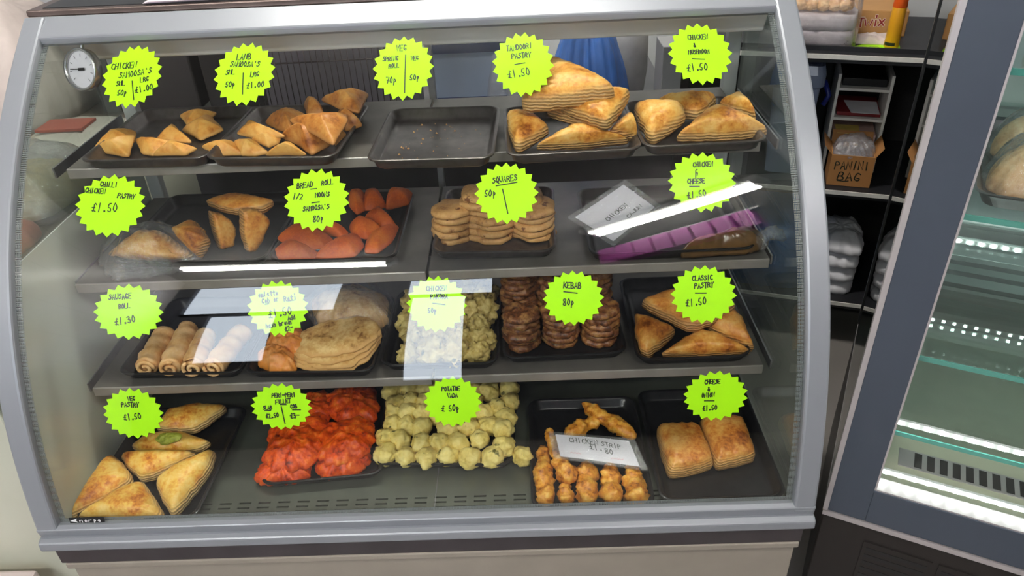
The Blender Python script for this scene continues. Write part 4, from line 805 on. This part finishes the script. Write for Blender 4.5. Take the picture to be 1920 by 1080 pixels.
# ------------------------------------------------------------------ things on the top plate
ppm = plain('pinkish_paper', srgb(224,206,214), .7, 0, .05, 30)
def flat_sheets(pts, z, n, mat, label, name='paper_sheets'):
    e = empty(name, (pts[0][0], pts[0][1], z), label, 'papers')
    for k in range(n):
        dx, dy = .004*k, -.003*k
        g = MB(); g.grid([[(p[0]+dx,p[1]+dy,z+.0012*k+.0003) for p in (pts[0],pts[1])],[(p[0]+dx,p[1]+dy,z+.0012*k+.0003) for p in (pts[3],pts[2])]])
        g.prism([(p[0]+dx,p[1]+dy) for p in pts], z+.0012*k, z+.0012*k+.0009, 2); obj('sheet', g, mat, e)
flat_sheets([(.215,.482),(.40,.490),(.42,.70),(.20,.70)], 1.1962, 4, ppm, 'pinkish white paper sheets lying on the left of the counter top')
flat_sheets([(.62,.482),(.80,.480),(.83,.70),(.60,.70)], 1.1962, 4, plain('lilac_paper', srgb(206,198,226), .7, 0, .05, 30), 'lilac white paper sheets lying at the middle of the counter top')
# ------------------------------------------------------------------ left neighbour cabinet, packets, paper bag
lc = empty('side_cabinet', (-.32,.6,0), 'pale greenish side cabinet with a dark top standing left of the counter', 'cabinet')
pg = plain('pale_green_panel', srgb(206,208,190), .4, 0, .05, 4)
obj('cabinet_body', MB().box(-.62,-.03,.10,1.30,.02,.805), pg, lc, bevel=.004)
obj('worktop', MB().box(-.62,-.028,.09,1.32,.805,.83), plain('dark_brown_top', srgb(96,84,76), .45, 0, .2, 12), lc, bevel=.003)
pk = empty('bread_packet', (-.20,.80,.83), 'pale packet with a red label lying on the dark side cabinet', 'packet')
obj('packet_body', pillow([(-.29,.72,.831),(-.09,.72,.831),(-.08,.92,.831),(-.28,.92,.831)], .04, .012, 81, it=2), plain('pale_packet', srgb(196,188,180), .35, 0, .08, 14), pk, smooth=True)
g = MB().prism([(-.245,.77),(-.14,.77),(-.14,.84),(-.245,.84)], .8805, .8862, 2)
obj('red_label', g, plain('red_label', srgb(176,84,70), .5, 0, .1, 14), pk, label='red label')
bg_ = empty('salad_bag', (-.14,.50,.83), 'clear bag of yellowish bread on the edge of the side cabinet', 'food bag')
obj('bread', pillow([(-.22,.44,.832),(-.06,.43,.832),(-.05,.62,.832),(-.22,.62,.832)], .05, .02, 82, amp=.008, it=4), plain('yellowish_bread', srgb(196,176,120), .6, 0, .15, 30), bg_, smooth=True)
obj('plastic_bag', pillow([(-.25,.42,.8315),(-.035,.41,.8315),(-.03,.66,.8315),(-.25,.66,.8315)], .075, .024, 83, amp=.012, freq=24, it=3), MT['bagfilm'], bg_, smooth=True)
obj('pink_packet', pillow([(-.10,.30,.8305),(-.04,.29,.8305),(-.038,.385,.8305),(-.10,.39,.8305)], .03, .015, 84, it=3), plain('salmon_packet', srgb(216,140,118), .5, 0, .1, 20), smooth=True, label='small salmon pink packet at the front edge of the side cabinet', cat='packet')
pb = pillow([(-.52,.62,.831),(-.20,.60,.831),(-.18,.98,.831),(-.50,1.0,.831)], .20, .08, 85, amp=.02, freq=14, it=4, ns=90, nr=18)
pb.v = [(x-.11, y+.28, z) for x,y,z in pb.v]
obj('white_paper_bag', pb, plain('crumpled_white_paper', srgb(196,184,178), .7, 0, .08, 20, .3), smooth=True, label='crumpled white paper bag heaped at the far left behind the counter', cat='bag')
obj('dark_cupboard', MB().box(-.22,.03,1.02,1.30,.835,1.30), plain('dark_cupboard_paint', srgb(40,36,36), .5), label='dark cupboard standing behind the left end of the counter', cat='cupboard', bevel=.005)
obj('white_floor_box', MB().box(-.60,-.09,-.16,.07,.0,.30), plain('pinkish_white_box', srgb(224,208,204), .5, 0, .05, 8), label='pinkish white box on the floor at the bottom left', cat='box', bevel=.006)
# ------------------------------------------------------------------ behind the counter
bk = empty('back_bench', (.6,1.15,0), 'dark steel work bench behind the counter', 'bench')
obj('bench_top', MB().box(.04,1.20,.78,1.35,.80,.83), plain('bench_steel', srgb(104,102,106), .35, .7, .15, 14), bk, bevel=.003)
obj('bench_body', MB().box(.06,1.18,.82,1.33,.02,.80), plain('bench_dark', srgb(44,42,46), .5), bk)
obj('dark_appliance', MB().box(.06,.45,1.0,1.30,.832,1.25), plain('dark_oven_enamel', srgb(36,32,32), .4, .2), label='dark oven cabinet behind the left of the counter', cat='appliance', bevel=.006)
wr = empty('wire_rack', (.42,.84,.83), 'upright metal wire rack behind the top shelf samosas', 'wire rack')
wmat = plain('tinned_wire', srgb(88,80,80), .3, .8)
for k in range(26):
    x = .24+k*.0135; obj('rod', MB().tube([(x,.845,.832),(x+.002,.835,1.03)], .0012, 6), wmat, wr, smooth=True)
for z in (.862,.99,1.025): obj('rail', MB().tube([(.225,.846-(z-.832)*.05,z),(.60,.846-(z-.832)*.05,z+.003)], .0018, 6), wmat, wr, smooth=True)
bt_ = plain('grey_blue_panel', srgb(118,122,138), .5, 0, .1, 8)
obj('back_panel_crate', MB().box(.24,.60,.90,.96,.832,1.06), plain('grey_lilac_crate', srgb(110,104,112), .5, 0, .1, 8), label='grey lilac crate standing behind the wire rack', cat='crate', bevel=.004)
tb = empty('blue_white_carton', (.72,.95,.83), 'pale blue and navy carton behind the empty tray', 'carton')
obj('carton_body', MB().box(.625,.80,.88,1.02,.832,1.03), plain('pale_blue_card', srgb(168,182,206), .5, 0, .06, 10), tb, bevel=.003)
obj('navy_band', MB().box(.624,.801,.879,1.021,.985,1.008).box(.640,.801,.879,.9,.845,.885), plain('navy_band', srgb(52,66,104), .5), tb)
obj('white_plastic_bag', pillow([(.755,.84,.8312),(.84,.85,.8312),(.85,.95,.8312),(.76,.95,.8312)], .14, .03, 86, amp=.014, freq=26, it=4), MT['bagfilm'], smooth=True, label='small clear white plastic bag between the carton and the blue bundle', cat='plastic bag')
bb = pillow([(.90,.84,.8312),(1.06,.83,.8312),(1.08,.95,.8312),(.90,.97,.8312)], .16, .05, 87, amp=.035, freq=18, it=4, edge_amp=.01, ns=110, nr=24)
obj('blue_plastic_bundle', bb, plain('blue_plastic', srgb(60,112,196), .35, 0, .2, 20), smooth=True, label='crumpled blue plastic bundle behind the tandoori pastries', cat='plastic bundle')
obj('white_canister', MB().lathe([(.0001,0),(.055,0),(.062,.06),(.060,.20),(.05,.235),(.03,.25),(.0001,.252)], (1.085,1.04,.831), 32), plain('off_white_plastic', srgb(196,192,190), .5), smooth=True, label='off-white canister right of the blue bundle', cat='canister')
obj('grey_carton', MB().box(1.15,1.195,.86,.95,.832,.985), plain('grey_card', srgb(150,148,150), .5, 0, .05), label='small grey carton at the right end of the bench', cat='carton', bevel=.002)
# ------------------------------------------------------------------ shelving and its things, right behind the counter
A18 = R(-18); SB = Vector((1.557,1.1,0)); sx = Vector((math.cos(A18),math.sin(A18),0)); sy = Vector((-math.sin(A18),math.cos(A18),0))
def S(u, w, z): return SB+sx*u+sy*w+Vector((0,0,z))
def turn(mb): mb.v = [tuple(S(*p)) for p in mb.v]; return mb
struct('wall_back', turn(MB().box(-2.6,1.9,.46,.52,0,2.62)), plain('off_white_wall', srgb(196,198,200), .7, 0, .03, 4))
def sthing(name, u, w, z, label, cat, group=None): return empty(name, tuple(S(u,w,z)), label, cat, group)
un = sthing('shelving_unit', .2,.2,0, 'black shelving unit with white edged boards right behind the counter', 'shelving')
blk = plain('black_board', srgb(34,34,38), .5, 0, .1, 20); wed = plain('white_edging', srgb(226,222,216), .5)
for z in (.8885,.522,.165):
    b = obj('shelf_board', turn(MB().box(-.34,.95,0.0,.42,z-.022,z)), blk, un)
    obj('white_edge', turn(MB().box(-.34,.95,-.004,.0005,z-.012,z-.001)), wed, b)
top_cover = obj('front_upstand', turn(MB().box(-.34,.95,.028,.034,.8885,.900)), blk, un)
for u in (-.34,.93): obj('side_panel', turn(MB().box(u,u+.02,.004,.42,0,1.25 if u > 0 else .89)), blk, un)
obj('back_panel', turn(MB().box(-.34,.95,.405,.42,0,.866)), plain('black_backing', srgb(22,20,20), .7), un)
def bag_of_bread(u0, u1, w0, w1, z, h, label, seed):
    e = sthing('bread_bag', (u0+u1)/2, (w0+w1)/2, z, label, 'bread bag', 'bagged bread')
    rn = random.Random(seed); k = 0; bm_ = MT['roti2']
    n = max(3, int((u1-u0)/.034))
    for j in range(n):
        for q in range(2):
            c = S(u0+.02+(u1-u0-.04)*(j+.5)/n, w0+.03+q*.05, z+h*.74)
            mb = blob(.019, seed*20+j*3+q, .18, 1.5, .75); mb.v = [(x+c.x,y+c.y,zz+c.z) for x,y,zz in mb.v]
            obj('bread_roll', mb, bm_, e, smooth=True)
    pts = [tuple(S(a,b,z+.001)) for a,b in ((u0,w0),(u1,w0),(u1,w1),(u0,w1))]
    for q,(zz,hh) in enumerate(((z+.001,h*.30),(z+h*.33,h*.26))):
        pt = [tuple(S(u0+(a-u0)*.96+.002,w0+.008+(b-w0)*.94,zz)) for a,b in ((u0,w0),(u1,w0),(u1,w1),(u0,w1))]
        obj('sliced_bread', pillow(pt, .006, hh, seed+q, amp=.003, it=3), plain('white_sliced_bread', srgb(206,196,198), .6, 0, .1, 40), e, smooth=True)
    obj('plastic_bag', pillow(pts, .02, h*.86, seed+5, amp=.009, freq=26, it=3, ns=90, nr=16, edge_amp=.008), MT['film'], e, smooth=True)
MT['roti2'] = food_mat('pale_bread_roll', [(.3, srgb(176,124,72)), (.5, srgb(214,168,112)), (.7, srgb(228,192,140))], 30, .6, .2, 120)
bag_of_bread(-.06,.112,.045,.17,.8887,.135,'clear bag of small bread rolls on the top board beside the chocolate bar box',3)
# chocolate bar carton
tw = sthing('snack_carton', .2,.25,.8887, 'tan chocolate bar carton with red lettering on the top board', 'carton')
tan = plain('tan_card', srgb(196,146,88), .55, 0, .05, 10)
obj('carton_body', turn(MB().box(.118,.245,.19,.33,.8887,.954)), tan, tw, bevel=.002)
tput = lambda o: (lambda a,b: tuple(S(a,.1895-o,b)))
for mat,wd,o in ((plain('cream_outline', srgb(240,224,206), .5), .0098, .0004), (plain('dark_red_print', srgb(150,38,34), .5), .0056, .0009)):
    t = MB()
    for c,(u,h,ws) in zip('Twix', ((.133,.022,.028),(.1515,.0225,.040),(.1685,.0225,.026),(.183,.0225,.028))):
        dx = .0; G2 = {'x':'06 42|02 46'}
        GL['x'] = G2['x']; write(t, c, u, .923+(u-.128)*.08, h, ws, 4, wd*.72, tput(o), 2)
    obj('lettering', t, mat, tw)
obj('crumpled_paper', pillow([tuple(S(*p)) for p in ((.118,.10,.889),(.205,.10,.889),(.21,.17,.889),(.12,.17,.889))], .014, .004, 91, amp=.006, freq=40), plain('translucent_paper', srgb(222,206,200), .6), smooth=True, label='crumpled pale wrapping paper in front of the tan carton', cat='paper')
# orange sauce bottle
sb = sthing('sauce_bottle', .204,.085,.8893, 'yellow squeezy sauce bottle with an orange cap standing on the neon card', 'bottle')
c = tuple(S(.204,.085,.8893))
obj('bottle_body', MB().lathe([(.0001,0),(.0165,0),(.0178,.004),(.0165,.095),(.0150,.100)], c, 24), plain('amber_sauce', srgb(226,160,32), .3, 0, .06, 20), sb, smooth=True)
obj('bottle_cap', MB().lathe([(.0158,.097),(.0168,.100),(.0160,.112),(.0175,.118),(.0150,.135),(.0060,.150),(.0040,.165),(.0001,.166)], c, 24), plain('orange_cap', srgb(238,96,24), .4), sb, smooth=True)
lb = MB().lathe([(.0180,.006),(.0179,.014)], c, 24); lb.f = lb.f[12:18]
obj('black_stamp', lb, MT['black'], sb)
nc = sthing('neon_card', .165,.055,.8888, 'fluorescent yellow card with black writing lying under the sauce bottle', 'card')
obj('card', turn(MB().prism([(.105,.065),(.19,.036),(.222,.036),(.226,.105),(.15,.11)], .8888,.8893,2)), MT['neon'], nc)
t = MB(); npt = lambda a,b: tuple(S(a,b,.8896))
for q in range(2):
    P = [(.135+k*.005, .082-q*.012-.0006*k+(.002 if k%2 else -.002)) for k in range(9)]; ribbon(t, P, .0016, npt)
obj('lettering', t, MT['ink'], nc)
# translucent tubs
tubm = glass_mat('milky_plastic', (.86,.89,.97,1), .06, .15, .42, srgb(196,206,236))
def tub(u, w, z, wd, dp, h, label):
    e = sthing('plastic_tub', u, w, z, label, 'plastic tub')
    def rr(k, zz): return [tuple(S(u+x, w+y, zz)) for x,y in rrect(-wd/2*k, wd/2*k, -dp/2*k, dp/2*k, .02*k)]
    m_ = MB().grid([rr(.80,z+.001), rr(.97,z+h*.82), rr(.93,z+h*.82), rr(.77,z+.006)], True); nn = 24
    m_.f.append(tuple(range(24))); obj('tub_body', m_, tubm, e, smooth=False)
    obj('tub_lid', MB().grid([rr(.98,z+h*.80), rr(1.10,z+h*.83), rr(1.10,z+h*.93), rr(1.02,z+h), rr(.80,z+h), rr(.78,z+h*.97), rr(.02,z+h*.97)], True), tubm, e)
    hd = MB(); hd.tube([tuple(S(u+wd*.58,w-.01,z+h*.80)), tuple(S(u+wd*.72,w-.02,z+h*.68)), tuple(S(u+wd*.62,w-.03,z+h*.60))], .007, 8)
    obj('blue_clip', hd, plain('navy_clip', srgb(26,40,120), .4), e, smooth=True, label='navy blue clip')
tub(-.005,.16,.5235,.125,.20,.315,'milky plastic tub with a blue clip on the middle board beside the letter tray')
# letter tray with folders
lt = sthing('letter_tray', .175,.14,.5235, 'white tiered letter tray of papers behind the cardboard box', 'letter tray')
for u in (.100,.232): obj('side_post', turn(MB().box(u,u+.008,.135,.29,.5235,.80)), wed, lt, bevel=.001)
for z in (.60,.675,.758): obj('tier', turn(MB().box(.108,.232,.135,.30,z-.003,z+.004)), wed, lt)
for nm,z,cl,t_,lab,w0 in (('folder',.762,(20,18,20),.020,'black folder on the top tier of the letter tray',.150),('folder',.678+.0015,(120,24,30),.010,'dark red folder on the middle tier of the letter tray',.145),('folder',.604+.0015,(206,176,170),.022,'pale pink paper stack on the lowest tier of the letter tray',.145)):
    obj(nm, turn(MB().box(.114,.226,w0,.29,z+.003,z+.003+t_)), plain('folder_card', srgb(*cl), .5), label=lab, cat='folder', bevel=.001)
obj('paper_leaf', turn(MB().prism([(.15,.138),(.222,.138),(.222,.24),(.135,.24)], .6935,.6945,2)), MT['paper'], label='loose white paper on the dark red folder', cat='paper')
obj('paper_leaf', turn(MB().prism([(.125,.142),(.185,.142),(.185,.21),(.12,.21)], .6315,.6325,2)), plain('yellow_paper', srgb(222,196,110), .6), label='yellowish paper edge on the pale pink stack', cat='paper')
# cardboard box with marker lettering
cb = sthing('cardboard_box', .165,.08,.5235, 'small open cardboard box with black marker lettering on the middle board', 'cardboard box')
cbm = plain('brown_cardboard', srgb(170,118,66), .7, 0, .06, 14)
b_ = MB().box(.112,.222,.028,.031,.5235,.612).box(.112,.222,.127,.130,.5235,.612).box(.112,.115,.031,.127,.5235,.612).box(.219,.222,.031,.127,.5235,.612).box(.115,.219,.031,.127,.5235,.527)
obj('box_body', turn(b_), cbm, cb)
for (p,q,o) in (((.112,.03),(.112,.128),(-.022,0)),((.222,.128),(.222,.03),(.016,0)),((.114,.128),(.220,.128),(0,.02))):
    f_ = MB(); a0,a1 = (p[0],p[1],.611),(q[0],q[1],.611); dz = .026
    vs = [a0,a1,(q[0]+o[0],q[1]+o[1],.611+dz),(p[0]+o[0],p[1]+o[1],.611+dz)]
    f_.add(vs+[(x,y+.001,z+.002) for x,y,z in vs], [(0,1,2,3),(7,6,5,4),(0,4,5,1),(1,5,6,2),(2,6,7,3),(3,7,4,0)])
    obj('flap', turn(f_), cbm, cb)
t = MB(); pp = lambda a,b: tuple(S(a,.0275,b))
write(t, 'PANINI', .167, .585, .024, .0235, 3, .0030, pp, 4); write(t, 'BAG', .166, .552, .024, .0330, 0, .0030, pp, 4)
ribbon(t, [(.138,.5385),(.158,.5375),(.166,.5395)], .0026, pp)
obj('lettering', t, MT['ink'], cb)
pl_ = [tuple(S(*p)) for p in ((.118,.034,.60),(.216,.034,.60),(.216,.122,.60),(.118,.122,.60))]
obj('crumpled_plastic', pillow(pl_, .04, .012, 93, amp=.02, freq=30, edge_amp=.008), MT['bagfilm'], smooth=True, label='crumpled clear bags stuffed in the cardboard box', cat='plastic bags')
# lower board: papers and a blue sheet
for k in range(4):
    pts = [(.128+.006*k,.05),(.235+.004*k,.04),(.245,.24),(.12,.25)]
    obj('white_carrier_bag', pillow([tuple(S(a,b,.166+.045*k)) for a,b in pts], .03, .018, 95+k, amp=.010, freq=22, edge_amp=.008), MT['paper'], smooth=True,
        label='crumpled white carrier bag on the lowest board, %s of the stack' % ['lowest','second from the bottom','third from the bottom','topmost'][k], cat='bag', group='white carrier bags')
obj('blue_plastic_sack', pillow([tuple(S(*p)) for p in ((-.20,.05,.1655),(.105,.04,.1655),(.11,.30,.1655),(-.20,.30,.1655))], .10, .22, 99, amp=.03, freq=12, edge_amp=.01, it=4), plain('deep_blue_plastic', srgb(40,104,176), .35, 0, .2, 16), smooth=True, label='deep blue plastic sack on the lowest board behind the counter end', cat='plastic sack')
# ------------------------------------------------------------------ the tall glass fridge on the right
FA = R(-26.55); FP = (1.342,.091,0)
fg = empty('glass_fridge', FP, 'tall dark grey framed glass display fridge at the right', 'fridge', None, FA)
def fpart(n, mb, mat, par=None, **k): return obj(n, mb, mat, par or fg, local=True, **k)
slate = plain('slate_frame', srgb(72,80,92), .4, .1, .05, 6)
alu = plain('light_aluminium', srgb(196,190,190), .4, .4, .04)
dkb = plain('dark_brown_base', srgb(42,38,36), .4, .2, .1, 12)
FW, FD, FH = 1.0, .62, 1.75
fr_ = MB().box(.006,.066,-.012,.02,.388,FH).box(.066,FW-.066,-.012,.02,.388,.462).box(.066,FW-.066,-.012,.02,FH-.10,FH).box(FW-.066,FW,-.012,.02,.388,FH)
fpart('door_frame', fr_, slate, bevel=.001)
fpart('edge_trim', MB().box(-.002,.006,-.014,.02,.388,FH), alu)
fpart('inner_trim', MB().box(.066,.069,-.010,.02,.462,FH-.10).box(.069,FW-.066,-.010,.02,.462,.465), alu)
fpart('door_glass', MB().box(.067,FW-.067,.002,.007,.463,FH-.1), MT['glass'])
fpart('base', MB().box(0,FW,-.006,FD,.03,.372), dkb, bevel=.003)
fpart('base_trim', MB().box(-.001,FW,-.014,FD,.376,.386), alu)
fpart('base_gap', MB().box(.004,FW-.004,-.004,FD-.01,.372,.388), MT['black'])
for gx in range(5):
    x0 = .075+gx*.118
    g = fpart('grille', MB().box(x0,x0+.108,-.0085,-.0055,.10,.335), dkb)
    for k in range(13):
        z = .108+k*.0172; fpart('louvre_slot', MB().box(x0+.006,x0+.102,-.0092,-.0084,z,z+.0085), MT['black'], g)
fpart('side_glass', MB().box(-.0005,.0045,.022,FD-.03,.39,FH), glass_mat('tinted_side_glass', (.55,.66,.66,1), .08))
fpart('rear_corner_post', MB().box(-.003,.012,FD-.03,FD,.388,FH), MT['black'])
mint = plain('mint_liner', srgb(206,216,214), .35, .1, .03, 6)
fpart('back_liner', MB().box(.02,FW-.02,FD-.05,FD-.03,.39,FH), mint)
vs_ = fpart('reflection_backing', MB().box(.06,FW-.06,FD-.053,FD-.0505,.50,.62), mint)  # backing and strips drawn as a reflection of slots on the liner
for z in (.515,.545,.575,.60): fpart('reflected_slot', MB().box(.075,FW-.075,FD-.0545,FD-.053,z,z+.010), MT['steel'], vs_)
fpart('side_liner', MB().box(FW-.02,FW,.022,FD,.39,FH), mint)
fpart('top_liner', MB().box(0,FW,.0,FD,FH,FH+.05), slate)
fpart('floor_liner', MB().box(.012,FW-.02,.022,FD-.05,.39,.445), plain('cream_floor_liner', srgb(214,212,188), .35, .1, .04))
vg = fpart('air_grille', MB().box(.10,FW-.05,.085,.130,.4452,.447), alu)
for k in range(40):
    x = .125+k*.020; fpart('grille_slot', MB().box(x,x+.012,.089,.126,.4472,.4476), MT['black'], vg)
ledm = emit('cool_white_led', (.90,1.0,.97,1), 26.0)
shg = glass_mat('green_shelf_glass', (.90,.97,.95,1), .07)
teal = plain('teal_glass_edge', srgb(92,166,154), .25, 0, .05)
for i,(z,y0) in enumerate(((1.150,.05),(.950,.05),(.705,.05),(.556,.04))):
    s = fpart('glass_shelf', MB().box(.015,FW-.025,y0+.003,FD-.06,z-.008,z), shg)
    fpart('shelf_edge', MB().box(.015,FW-.025,y0,y0+.003,z-.008,z), teal, s)
    fpart('shelf_rail', MB().box(.015,FW-.025,FD-.075,FD-.06,z-.03,z-.008), alu, s)
for z,y in ((.69,FD-.056),(.655,FD-.056),(.572,.045),(.478,.024)):
    st = fpart('led_strip', MB().box(.06,FW-.06,y,y+.005,z-.005,z+.005), MT['canopy'])
    d = MB(); x = .075
    while x < FW-.08:
        d.box(x,x+.006,y-.002,y+.0002,z-.003,z+.003); x += .021
    fpart('led_dots', d, ledm, st)
# bagged rolls on a metal tray in the fridge
FM = Matrix.Translation(FP) @ Matrix.Rotation(FA,4,'Z')
def F(x,y,z): return tuple(FM @ Vector((x,y,z)))
def ftray(z, label):
    mb = MB(); rows = []
    for ins,zz in ((.014,.003),(.006,.02),(.0,.024),(-.003,.023),(.003,.018),(.012,0)):
        rows.append([F(x,y,z+zz) for x,y in rrect(.085+ins,.40-ins,.075+ins,.40-ins,.02)])
    mb.grid(rows, True); mb.f.append(tuple(range(24))); mb.f.append(tuple(5*24+k for k in range(23,-1,-1)))
    obj('metal_tray', mb, MT['steel'], smooth=False, label=label, cat='tray')
ftray(.9505, 'metal tray of bagged rolls on the middle glass shelf of the fridge')
for k,(x,y,lab) in enumerate(((.15,.15,'front left'),(.27,.15,'front right'),(.16,.28,'back left'),(.29,.29,'back right'))):
    e = empty('bagged_roll', F(x,y,.954), 'golden bread roll in clear bag, %s one on the fridge tray' % lab, 'bagged bread', 'bagged rolls in the fridge')
    c = Vector(F(x,y,.957))
    p8 = lambda rx,ry: [(c.x+rx*math.cos(a), c.y+ry*math.sin(a), c.z) for a in [q*math.pi/6 for q in range(12)]]
    obj('bread_roll', pillow(p8(.050,.048), .045, .02, 120+k, amp=.003, it=4, pw=2), MT['roti2'], e, smooth=True)
    obj('clear_bag', pillow(p8(.060,.058), .075, .012, 130+k, amp=.014, freq=26, it=3, pw=1.8), MT['film'], e, smooth=True)
for k,(x,lab) in enumerate(((.16,'left'),(.30,'right'))):
    e = empty('bagged_roll', F(x,.2,1.151), 'wrapped pale roll on the top glass shelf of the fridge, the %s one' % lab, 'bagged bread', 'wrapped rolls on the top fridge shelf')
    c = Vector(F(x,.2,1.1515)); p8 = [(c.x+.055*math.cos(a), c.y+.055*math.sin(a), c.z) for a in [q*math.pi/6 for q in range(12)]]
    obj('bread_roll', pillow(p8, .05, .02, 140+k, amp=.003, it=4, pw=2), MT['roti2'], e, smooth=True)
